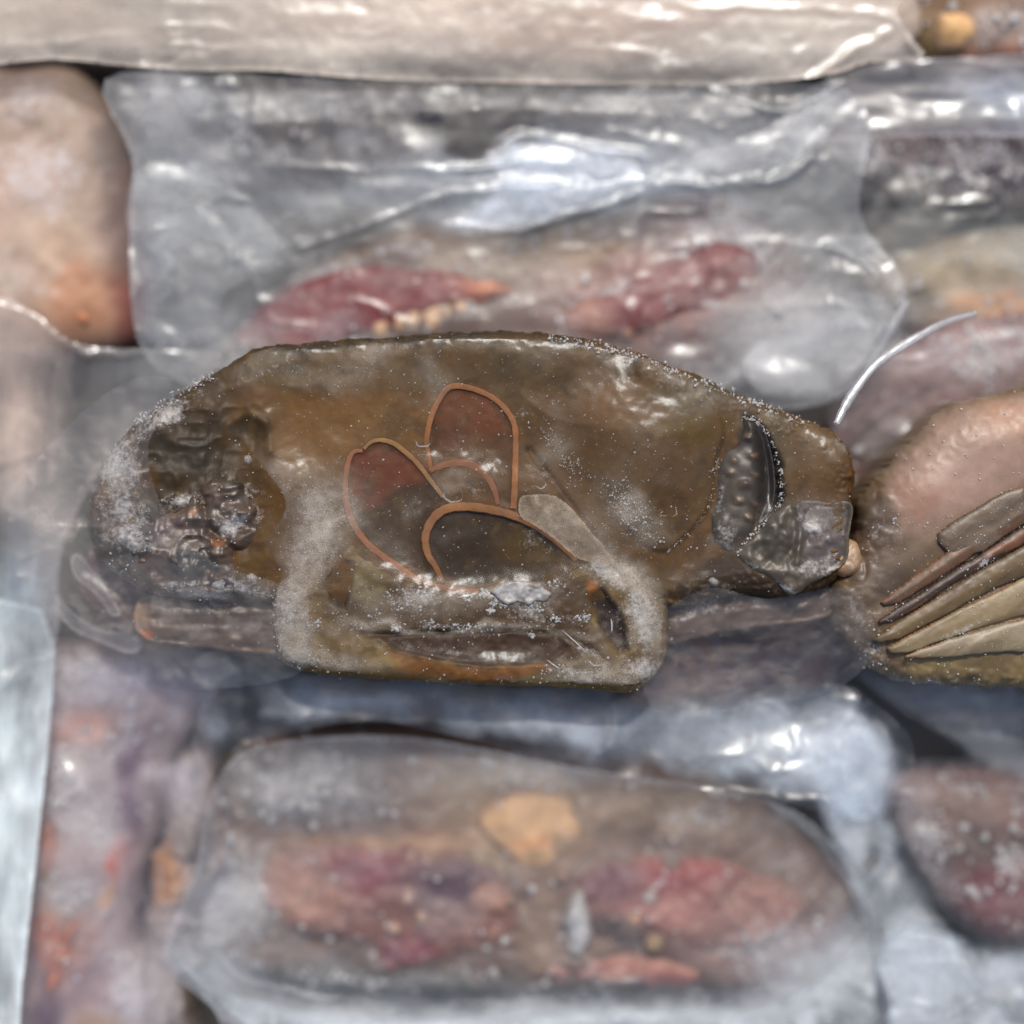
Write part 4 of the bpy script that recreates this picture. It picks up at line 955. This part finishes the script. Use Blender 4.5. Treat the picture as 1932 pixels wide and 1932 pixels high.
        for q in [(z3([(230, 180)])[0], 40, 60, .72, 35), (z3([(200, 330)])[0], 40, 40, .6, 0), (z3([(720, 270)])[0], 56, 20, .62, 0), (z3([(1120, 260)])[0], 60, 28, .8, 0), (z3([(1480, 170)])[0], 60, 26, .7, 30), (z3([(1620, 340)])[0], 40, 70, .74, -10), (z3([(1350, 580)])[0], 60, 14, .62, 10), (z3([(1620, 560)])[0], 60, 30, .62, 0),
                  (z3([(1250, 180)])[0], 40, 14, .55, 0), (z3([(260, 520)])[0], 60, 30, .5, 0), (z3([(900, 390)])[0], 170, 8, .48, 0), (z3([(1160, 330)])[0], 50, 20, .5, 0), (z3([(1250, 350)])[0], 60, 14, .42, 0), (z3([(800, 610)])[0], 160, 8, .3, 0), (z3([(1400, 480)])[0], 60, 12, .4, 30)]:
            p.frost(q[0][0], q[0][1], q[1], q[2], q[3], q[4])
        return p
    def dm(U, V, d):
        z = 4 * fbm(U, V, 50, 3, 101) + 0.9 * fbm(U, V, 14, 3, 102)
        z = z - 9 * np.exp(-(dist_line(U, V, z3([(500, 420), (700, 410), (900, 402), (1120, 396), (1320, 420), (1480, 520)])) / 5) ** 2)
        z = z - 12 * sstep(6, -10, sdf(U, V, np.array(z3([(1400, 250), (1460, 230), (1530, 320), (1560, 420), (1570, 480), (1530, 498), (1470, 430), (1430, 350)])))) 
        z = z - 10 * sstep(6, -10, sdf(U, V, np.array(z3([(360, 200), (400, 120), (460, 130), (450, 230), (430, 320), (370, 290)]))))
        z = z - 8 * sstep(4, -6, sdf(U, V, np.array(z3([(560, 420), (700, 405), (900, 400), (1100, 395), (1280, 420), (1330, 470), (1250, 535), (1000, 543), (800, 518), (640, 478)]))))
        return z
    o5, c5, f5 = body('mouth_frame', ICE, 200, 408, 32, 40, pm, M_SHELL, t, 2.5, dm, rag=1.5, seed=8, zref=ZR)
    o5['label'] = 'brown mouth frame with an orange lip under a milky coat of ice'
    zm = sampler(c5, ZR)
    crystals('ice_grains', o5, c5, f5 ** 2 + .03, 1500, .7, 3.4, seed=41)
    # thin sheet of broken ice beside the cells, cloudy with trapped air
    SH = z1([(1330, 870), (1400, 850), (1560, 860), (1700, 985), (1790, 1100), (1850, 1160), (1870, 1200), (1920, 1260), (1860, 1300), (1760, 1270), (1680, 1240), (1560, 1140), (1420, 1040), (1330, 985)])
    film('ice_sheet', SH, 450, M_GLAZE, t, haze=.2 / HAZE0, rgb=(150, 138, 122), step=3, wr=2, wsize=40, fine=1.0, edge=(3, .35), seed=47, wisp=.35, sm=3)
    # coat of ice over the whole face, milky where air is caught in it and where a glint is painted
    GP = smooth([(500, 900), (470, 860), (500, 800), (450, 760), (420, 705), (480, 656), (560, 646), (720, 634), (880, 624), (1060, 630), (1180, 655), (1270, 690), (1390, 740), (1500, 782), (1572, 812), (1606, 846), (1612, 900), (1606, 1000), (1592, 1060), (1560, 1100), (1490, 1122), (1400, 1118), (1310, 1134), (1262, 1160), (1258, 1210), (1246, 1262), (1190, 1300), (1060, 1296), (880, 1290), (700, 1280), (600, 1270), (530, 1244), (508, 1180), (508, 1140), (520, 1080), (490, 1020), (530, 960)], 5)
    GP = GP + (np.array([900, 960]) - GP) * 0.004
    gs = 5
    gz = np.full((330, 160), 380.0)
    s0 = scale_at(ZR)
    for cc in (co, c5, c4):
        iu = ((cc[:, 0] / (s0 * U2M) + 966 - 100) / gs).astype(int); iv = ((966 - cc[:, 1] / (s0 * U2M) - 580) / gs).astype(int)
        ok = (cc[:, 2] / U2M > 370) & (iu >= 0) & (iu < 330) & (iv >= 0) & (iv < 160)
        np.maximum.at(gz, (iu[ok], iv[ok]), cc[ok, 2] / U2M)
    for k in range(2):
        gz = np.max([np.roll(np.roll(gz, a, 0), c, 1) for a in (-1, 0, 1) for c in (-1, 0, 1)], 0)
    for k in range(6):
        gz = np.mean([np.roll(np.roll(gz, a, 0), c, 1) for a in (-1, 0, 1) for c in (-1, 0, 1)], 0)
    gU, gV, gd, gF = area_grid(GP, 4, 2, 16, 77)
    fu, fv = (gU - 100) / gs, (gV - 580) / gs
    iu, iv = np.clip(fu.astype(int), 0, 328), np.clip(fv.astype(int), 0, 158)
    au, av = np.clip(fu - iu, 0, 1), np.clip(fv - iv, 0, 1)
    gZ = (gz[iu, iv] * (1 - au) + gz[iu + 1, iv] * au) * (1 - av) + (gz[iu, iv + 1] * (1 - au) + gz[iu + 1, iv + 1] * au) * av
    gZ = gZ + 2.0 + 1.2 * fbm(gU, gV, 60, 3, 120) + .5 * fbm(gU, gV, 14, 2, 121)
    gZ = gZ - 40 * sstep(10, 0, gd)
    wu, wv = gU + 24 * fbm(gU, gV, 70, 4, 130), gV + 24 * fbm(gU, gV, 70, 4, 131)
    hz = -.005 + .035 * fbm(gU, gV, 80, 4, 132)
    for (u, v, ru, rv, rot, a) in [(215, 880, 34, 60, 30, .75), (265, 850, 44, 40, 0, .55), (330, 762, 70, 14, -38, .55), (290, 960, 40, 40, 0, .45), (360, 945, 34, 20, 0, .6), (250, 1015, 60, 20, -10, .6), (450, 985, 46, 24, -20, .62), (440, 840, 10, 20, 0, .4), (395, 1118, 120, 12, 0, .5), (380, 960, 160, 130, 0, .03),
                                  (610, 950, 60, 60, 0, .6), (590, 1040, 46, 40, -45, .55), (540, 1110, 28, 46, 30, .6), (545, 1220, 36, 40, 0, .6), (620, 1000, 40, 34, 0, .4), (572, 1150, 20, 80, 0, .4), (640, 1255, 90, 20, 0, .6), (840, 1296, 260, 7, 0, .6), (1130, 1280, 90, 20, 0, .7), (1240, 1210, 20, 62, 0, .75), (1200, 1100, 46, 22, 32, .45), (1165, 1080, 50, 26, 40, .6), (1100, 1010, 60, 40, 45, .4), (1205, 1180, 12, 36, 20, .3),
                                  (700, 1150, 80, 24, 0, .2), (800, 1125, 70, 20, 0, .5), (970, 1125, 70, 24, 0, .4), (690, 1110, 24, 30, 0, .2), (900, 1190, 260, 7, 0, .42), (720, 1190, 90, 12, 0, .3), (1080, 1240, 70, 14, 0, .35), (860, 915, 30, 12, 0, .3), (790, 960, 26, 26, 0, .25), (520, 905, 50, 14, 0, .35), (870, 1010, 30, 14, 0, .2), (1170, 960, 44, 40, 40, .3), (1190, 965, 30, 46, -40, .42), (1060, 860, 30, 24, 0, .3), (1210, 690, 60, 14, 20, .3), (520, 690, 90, 30, 0, .2), (710, 672, 40, 16, 0, .4), (660, 700, 100, 24, 0, .2), (830, 720, 24, 30, 0, .3), (1330, 745, 160, 30, 28, .22), (1540, 990, 60, 40, 0, .35), (1590, 830, 14, 40, -20, .4), (1350, 960, 14, 60, 10, .3), (1150, 900, 160, 60, 0, .05)]:  # haze on the lower left of the bulge paints its white glint
        hz = hz + .72 * a * gauss(wu, wv, u, v, ru, rv, rot)
    hz = hz * (1 - .9 * (sdf(gU, gV, cav) < 0)) * (1 - .5 * (sdf(gU, gV, low) < 0)) * (1 - .4 * (sdf(gU, gV, top) < 0))
    hz = hz * sstep(0, 8, gd)
    for pl_, k_ in ((z3([(360, 200), (400, 120), (460, 130), (450, 230), (430, 320), (370, 290)]), .85), (z3([(1400, 250), (1460, 230), (1530, 320), (1560, 420), (1570, 480), (1530, 498), (1470, 430), (1430, 350)]), .9),
                    (z3([(560, 430), (700, 415), (900, 410), (1100, 405), (1280, 430), (1330, 470), (1250, 535), (1000, 543), (800, 518), (640, 478)]), .6), (z3([(590, 480), (860, 540), (1000, 548), (1260, 535), (1260, 575), (1100, 602), (900, 595), (630, 560)]), .6)):
        hz = hz * (1 - k_ * sstep(5, -5, sdf(gU, gV, np.array(pl_))))
    gc = np.ones((len(gU), 3)) * lin((190, 180, 165))
    g_ = gauss(gU, gV, 300, 1000, 200, 110)[:, None]
    gc = gc * (1 - g_) + lin((196, 200, 206)) * g_
    link_mesh('ice_glaze', to_world(gU, gV, gZ, ZR), gF, M_GLAZE, t, {'Pigment': ('FLOAT_COLOR', gc), 'Haze': ('FLOAT', np.clip(hz, 0, .92))})
    gco = to_world(gU, gV, gZ + 1, ZR)
    crystals('ice_grains', t, gco, np.clip(hz, 0, 1) ** 1.5 + .02, 5200, .5, 1.7, seed=71)
    def along(pts, n, w, smin, smax, seed, dz=1.0):
        r = np.random.RandomState(seed)
        c = smooth(pts, 12, False)
        k = r.randint(0, len(c), n)
        u, v = c[k, 0] + r.randn(n) * w, c[k, 1] + r.randn(n) * w
        i = [int(np.argmin((gU - a) ** 2 + (gV - b_) ** 2)) for a, b_ in zip(u, v)]
        crystals('ice_grains', t, to_world(u, v, np.maximum(gZ[i], 424) + dz, ZR), np.ones(n), n, smin, smax, seed=seed)
    along([(1402, 786), (1430, 798), (1454, 835), (1468, 880), (1473, 925), (1464, 962), (1440, 988), (1410, 1016), (1392, 1042)], 260, 2.0, 1.2, 4.0, 72)
    along([(1259, 1040), (1299, 1003), (1336, 952), (1347, 889), (1356, 866)], 120, 1.6, .8, 2.4, 73)
    along([(1040, 640), (1120, 652), (1190, 668), (1270, 702), (1350, 730), (1430, 762), (1500, 792)], 420, 5.0, 1.2, 5.0, 74)
    along([(1160, 930), (1190, 965), (1225, 1010)], 420, 15.0, .8, 2.6, 75)  # dense pale grains thickening the painted glint on the bulge
    along([(1020, 810), (1050, 850), (1075, 880), (1090, 890)], 160, 12.0, .8, 2.2, 76)
    along([(255, 800), (310, 764), (400, 708)], 200, 5.0, 1.2, 4.0, 77)
    # the chip of ice standing on the upper lip, and loose splinters
    def pc(U, V, d):
        p = Paint(U, V, (150, 148, 146), 48, 4, 20)
        p.streaks((112, 104, 96), .8, 16, 1, 1, 3, -.1, .5)
        p.frost(970, 1115, 60, 20, .4)
        return p
    o6, c6, f6 = body('ice_chip', z3([(1005, 245), (1040, 222), (1075, 197), (1110, 198), (1150, 204), (1215, 208), (1232, 235), (1255, 250), (1240, 285), (1190, 280), (1170, 300), (1120, 285), (1080, 300), (1040, 270)]), 420, 444, 5, 8, pc, M_SHELL_R, t, 2, lambda U, V, d: 4 * fbm(U, V, 16, 3, 111), sm=0, rag=1.5, rsize=8, zref=ZR)
    # grains gathered in clumps
    cl = []
    for (q, r, n) in [((1060, 275), 40, 120), ((1150, 270), 36, 120), ((1190, 310), 30, 60), ((1010, 320), 10, 26), ((900, 385), 26, 60), ((780, 380), 20, 36), ((625, 390), 12, 24), ((480, 385), 14, 20), ((1270, 350), 16, 36), ((1385, 350), 22, 50), ((1175, 420), 14, 26), ((1310, 575), 20, 30), ((1415, 585), 26, 50), ((980, 260), 12, 40), ((910, 268), 24, 40), ((1270, 210), 30, 40), ((660, 270), 50, 70), ((740, 245), 30, 50), ((700, 330), 60, 40), ((980, 395), 40, 30), ((1230, 560), 20, 16), ((400, 400), 20, 14), ((560, 330), 30, 26), ((300, 380), 30, 30)]:
        u, v = z3([q])[0]
        for k in range(n):
            a, rr = rng.rand() * 6.28, r * .468 * math.sqrt(rng.rand())
            cl.append((u + rr * math.cos(a) * 1.4, v + rr * math.sin(a) * .8))
    cl = np.array(cl)
    crystals('ice_grains', o5, to_world(cl[:, 0], cl[:, 1], zm(cl[:, 0], cl[:, 1]), ZR), np.ones(len(cl)), 900, 1.2, 5.5, seed=51)
    # splinters
    for (a, b, r) in [((965, 215), (990, 262), 5), ((985, 225), (1000, 250), 3.5), ((880, 268), (960, 250), 2.5), ((1497, 355), (1500, 405), 2.2), ((1240, 520), (1290, 555), 1.6), ((1300, 400), (1390, 480), 1.5)]:
        pp = np.array(z3([a, b]))
        tube('ice_splinter', [pp[0], pp.mean(0) + [1, 1], pp[1]], r, lambda x, y: zm(x, y) + 4, M_ICE, t, None, ZR, 6, 2, taper=(.4, 1, .3))
    # air bubbles
    def bubble(u, v, r, zf, ring=True):
        zz = float(zf(u, v)[0])
        prof = [(1.10, -1), (1.04, 2.2), (.94, 2.6), (.86, -1)] if ring else [(1.1, -1), (.95, r * .35), (.7, r * .7), (.4, r * .9), (.02, r * .95)]
        n = 20
        V, F = [], []
        for i, (k, h) in enumerate(prof):
            for j in range(n):
                a = 2 * math.pi * j / n
                w = 1 + .13 * math.sin(2 * a + u) + .06 * math.sin(5 * a + v)
                th_ = max(0.0, math.cos(a - 1.1 - .8 * math.sin(u))) if ring else 1.0
                kk = .98 + (k - .98) * (.15 + 1.5 * th_) if ring else k
                V.append((u + r * kk * w * math.cos(a), v + r * kk * w * .93 * math.sin(a), zz + (h + 1) * (.25 + .75 * th_)))
        for i in range(len(prof) - 1):
            for j in range(n):
                F.append((i * n + j, i * n + (j + 1) % n, (i + 1) * n + (j + 1) % n, (i + 1) * n + j))
        V = np.array(V)
        link_mesh('air_bubble', to_world(V[:, 0], V[:, 1], V[:, 2], ZR), np.array(F)[:, ::-1].copy(), M_BUB, t)
    for (u, v, r) in [(856, 935, 16), (1018, 912, 11), (800, 832, 14), (1252, 968, 7), (1268, 966, 8), (1338, 884, 6), (1022, 868, 7), (590, 870, 4)]:
        bubble(u, v, r, zs)
    for (q, r) in [((605, 178), 22), ((1440, 515), 16), ((1012, 328), 6), ((925, 412), 7)]:
        u, v = z3([q])[0]
        bubble(u, v, r, zm)
    for (u, v, r) in [(1410, 792, 6), (1384, 868, 5), (470, 868, 8), (1345, 1097, 8), (1290, 1170, 6), (478, 1090, 9)]:
        bubble(u, v, r, lambda a, b: zs(a, b) + 6, False)

CAV = [(1400, 786), (1430, 792), (1458, 828), (1475, 888), (1478, 940), (1458, 984), (1432, 1000), (1426, 940), (1418, 880), (1404, 836)]
middle_crab()

# ================================================================== the striped crab at the right edge
def right_crab():
    t = thing('frozen_crab', 'pink and brown striped crab in focus at the right edge, touching the large brown crab', 'crab', 1850, 1030, 290, G_CRAB)
    zr = 415
    P = [(1578, 1170), (1570, 1110), (1600, 1060), (1622, 1000), (1628, 940), (1668, 890), (1712, 840), (1760, 790), (1800, 762), (1860, 748), (2120, 735), (2120, 1310), (1930, 1300), (1800, 1296), (1710, 1288), (1650, 1262), (1606, 1222)]
    def paint(U, V, d):
        p = Paint(U, V, (96, 78, 56), 61, 12, 60)
        p.poly([(1690, 900), (1760, 800), (1810, 765), (2120, 735), (2120, 860), (1932, 905), (1840, 955), (1760, 1010), (1700, 1000), (1670, 950)], (142, 116, 100), .95, 26)
        p.blob(1800, 900, 90, 50, (158, 130, 114), .8, -30); p.blob(1930, 790, 90, 40, (162, 126, 104), .8); p.blob(1720, 940, 40, 40, (140, 104, 86), .8)
        p.blob(1650, 980, 50, 60, (82, 68, 54), .95); p.blob(1660, 1060, 60, 60, (88, 70, 56), .8); p.blob(1690, 1110, 60, 30, (56, 46, 34), .8)
        p.poly([(1760, 1230), (1850, 1150), (1960, 1090), (2120, 1040), (2120, 1240), (1932, 1225), (1850, 1222)], (158, 142, 116), .9, 26)
        p.poly([(1700, 1240), (1860, 1222), (2120, 1232), (2120, 1310), (1800, 1300), (1720, 1290)], (122, 104, 68), .95, 12)
        p.poly([(1640, 1200), (1740, 1130), (1900, 1050), (1960, 1040), (1900, 1100), (1800, 1180), (1720, 1230)], (104, 84, 52), .85, 10)
        X, Y = p.U * .86 - p.V * .5, p.U * .5 + p.V * .86
        p._mix(.4 * sstep(0, .7, fbm(X, Y, 90, 3, 63, .2, 1.8)) * sstep(900, 1000, V), (70, 54, 38))
        p.line([(1750, 1240), (1820, 1160), (1900, 1085)], (92, 64, 42), 6, .8)
        for q in [(1720, 1290, 120, 14, .6, 0), (1640, 1240, 40, 40, .42, 0), (1860, 1085, 24, 14, .9, 0), (1800, 1210, 90, 16, .4, -20), (1670, 1000, 50, 40, .3, 0), (1780, 1120, 40, 20, .5, 0), (1620, 1160, 40, 40, .34, 0), (1900, 1200, 80, 20, .34, 0)]:
            p.frost(*q)
        return p
    def det(U, V, d):
        X, Y = U * .86 - V * .5, U * .5 + V * .86
        z = 3 * fbm(U, V, 120, 2, 71) + 0.4 * fbm(U, V, 24, 2, 72) + 2.5 * fbm(X, Y, 80, 2, 73, .2, 1.6) * sstep(930, 1000, V)
        z = z + 8 * gauss(U, V, 1860, 860, 150, 60, -30)
        return z + 8 * sstep(60, 10, d) * np.abs(fbm(U, V, 26, 2, 75)) * sstep(860, 960, V)
    o, co, F = body('carapace', P, 190, 370, 62, 100, paint, M_SHELL_R, t, 3, det, rag=4, rsize=22, seed=12, zref=zr)
    crystals('ice_grains', t, co, F ** 2 + .08, 1200, .8, 3.8, seed=61)
    def limb(pts, rgb, dark, patches, fr, seed, lbl):
        def pl(U, V, d):
            p = Paint(U, V, rgb, seed, 6, 40)
            X, Y = p.U * .82 - p.V * .57, p.U * .57 + p.V * .82
            p._mix(.7 * sstep(-.1, .6, fbm(X, Y, 40, 3, seed, .25, 2.4)), dark)
            p._mix(.5 * sstep(6, 1, d) * sstep(.1, .6, fbm(U, V, 60, 2, seed)), (130, 84, 54))
            for q in patches: p.blob(*q)
            for q in fr: p.frost(*q)
            return p
        o2, c2, f2 = body('leg', pts, 350, 437, 8, 34, pl, M_SHELL_R, t, 3, lambda U, V, d: 1.2 * fbm(U * .82 - V * .57, U * .57 + V * .82, 60, 2, seed, .25, 1.8) + .4 * fbm(U, V, 14, 2, seed), rag=1.2, rsize=26, sm=2, zref=zr)
        o2['label'] = lbl
        crystals('ice_grains', o2, c2, f2 ** 2 + .05, 130, .8, 3.2, seed=seed)
    limb([(1700, 1238), (1780, 1206), (1900, 1172), (2120, 1120), (2120, 1222), (1900, 1228), (1790, 1238)], (128, 116, 92), (108, 94, 70), [], [], 86, 'cream strip at the bottom of the fan')
    limb([(1668, 1222), (1760, 1172), (1880, 1112), (2120, 1006), (2120, 1112), (1900, 1166), (1780, 1204), (1710, 1230)], (128, 112, 82), (100, 84, 58), [], [(1800, 1190, 60, 10, .45, -22)], 85, 'olive tan striped leg')
    limb([(1640, 1206), (1740, 1140), (1860, 1066), (2120, 928), (2120, 1000), (1880, 1106), (1760, 1168), (1690, 1204)], (98, 80, 52), (72, 56, 38), [], [], 87, 'brown striped leg')
    limb([(1650, 1170), (1740, 1112), (1850, 1040), (2120, 872), (2120, 922), (1860, 1060), (1750, 1130), (1680, 1172)], (62, 44, 34), (48, 36, 28), [(1900, 1026, 60, 10, (116, 74, 48), .8, -30)], [(1858, 1066, 18, 14, .9, 0)], 83, 'dark brown striped leg')
    limb([(1656, 1136), (1740, 1072), (1850, 994), (2120, 812), (2120, 866), (1860, 1028), (1750, 1100), (1690, 1138)], (92, 66, 46), (70, 50, 36), [(1930, 920, 60, 12, (116, 74, 48), .8, -32)], [], 81, 'uppermost of the brown striped legs')
    limb([(1765, 1006), (1850, 950), (1925, 916), (1950, 962), (1890, 1010), (1850, 1040), (1800, 1050), (1778, 1036)], (96, 80, 64), (76, 62, 48), [], [(1810, 1046, 30, 8, .5, 20)], 82, 'broad grey brown leg plate')
    # the pale lump where the two crabs touch
    def pp(U, V, d):
        p = Paint(U, V, (160, 128, 94), 88, 5, 20)
        p.frost(1605, 1050, 16, 30, .55); p.blob(1585, 1080, 20, 14, (120, 84, 54), .7)
        return p
    o, c, f = body('joint', [(1582, 1040), (1600, 1018), (1618, 1028), (1624, 1060), (1612, 1082), (1582, 1086), (1570, 1066)], 300, 410, 24, 20, pp, M_SHELL_R, t, 2.5, lambda U, V, d: 4 * fbm(U, V, 14, 3, 89), rag=2, zref=zr)
right_crab()

# ================================================================== milky tubes
def tube_thing(label, pts, r, z, rgb, haze):
    p = np.array(pts, float)
    t = thing('milky_tube', label, 'tube', p[:, 0].mean(), p[:, 1].mean(), z - 20, 'thin milky tubes of rolled film')
    zz = np.linspace(z[0], z[1], 2) if not np.isscalar(z) else None
    return t
def tie(label, pts, r, za, zb, haze, rgb):
    p = np.array(pts, float)
    o = tube('milky_tube', pts, r, lambda a, b: np.linspace(za, zb, len(a)), M_TIE, None, rgb, .5 * (za + zb), 12, 8, haze=haze, taper=(.7, 1.1, .9, 1.0, .8, .55), flat=.6)
    return tag(o, label, 'tube', 'thin milky tubes of rolled film')
tie('sharp bent milky tube rising from the right tip of the large brown crab', [(1572, 802), (1590, 768), (1612, 735), (1650, 690), (1700, 655), (1760, 620), (1800, 602), (1850, 588)], 8.5, 415, 345, .55, (176, 177, 180))
tie('blurred straight milky tube behind the bent one', [(1630, 712), (1660, 660), (1690, 605), (1712, 566)], 9, 250, 262, .4, (190, 190, 190))

# ================================================================== wrinkled film wrapped over the left end of the middle crab
sheet('curled strip of film hooked round the left claw of the large brown crab', 0, 0, z=330, seed=22, step=3,
      pts=[(134, 1050), (150, 1046), (168, 1068), (190, 1092), (214, 1130), (228, 1158), (210, 1160), (180, 1120), (150, 1098), (136, 1076)], haze=.3, rgb=(196, 190, 184), wr=4, wsize=60, fine=.6, edge=(4, .3), folds=[(180, 1095, 40, 14, 50, .9)])
sheet('small lip of film under the left claw of the large brown crab', 0, 0, z=300, seed=23, step=3,
      pts=[(104, 1120), (120, 1140), (160, 1170), (200, 1190), (240, 1194), (268, 1212), (262, 1228), (238, 1232), (190, 1212), (140, 1190), (110, 1156)], haze=.3, rgb=(190, 186, 186), wr=4, wsize=60, fine=.6, edge=(4, .35))

sheet('milky film draped over the left end of the large brown crab', 0, 0, z=464, seed=24, step=4,
      pts=[(20, 960), (120, 810), (250, 715), (340, 730), (280, 840), (310, 960), (400, 1060), (560, 1120), (580, 1260), (400, 1300), (200, 1280), (40, 1200)], haze=.06 / HAZE0, rgb=(168, 162, 156), wr=8, wsize=120, soft=70, wisp=.24,
      creases=[([(110, 1150), (180, 1200), (260, 1225)], 6, 6, .3), ([(140, 1050), (190, 1095), (225, 1150)], 6, 6, .25)], hazes=[(110, 1000, 50, 100, 0, .2), (250, 880, 60, 60, 0, .12), (300, 1240, 160, 30, 0, .05)])
sheet('milky film over the right legs of the large brown crab', 0, 0, z=448, seed=25, step=4,
      pts=[(1220, 1190), (1330, 1110), (1450, 1130), (1600, 1110), (1650, 1200), (1580, 1300), (1300, 1350), (1220, 1320)], haze=.03 / HAZE0, rgb=(160, 148, 138), wr=6, wsize=100, soft=60, wisp=.24,
      hazes=[(1300, 1150, 30, 30, 0, .2), (1300, 1290, 70, 30, 0, .25)])
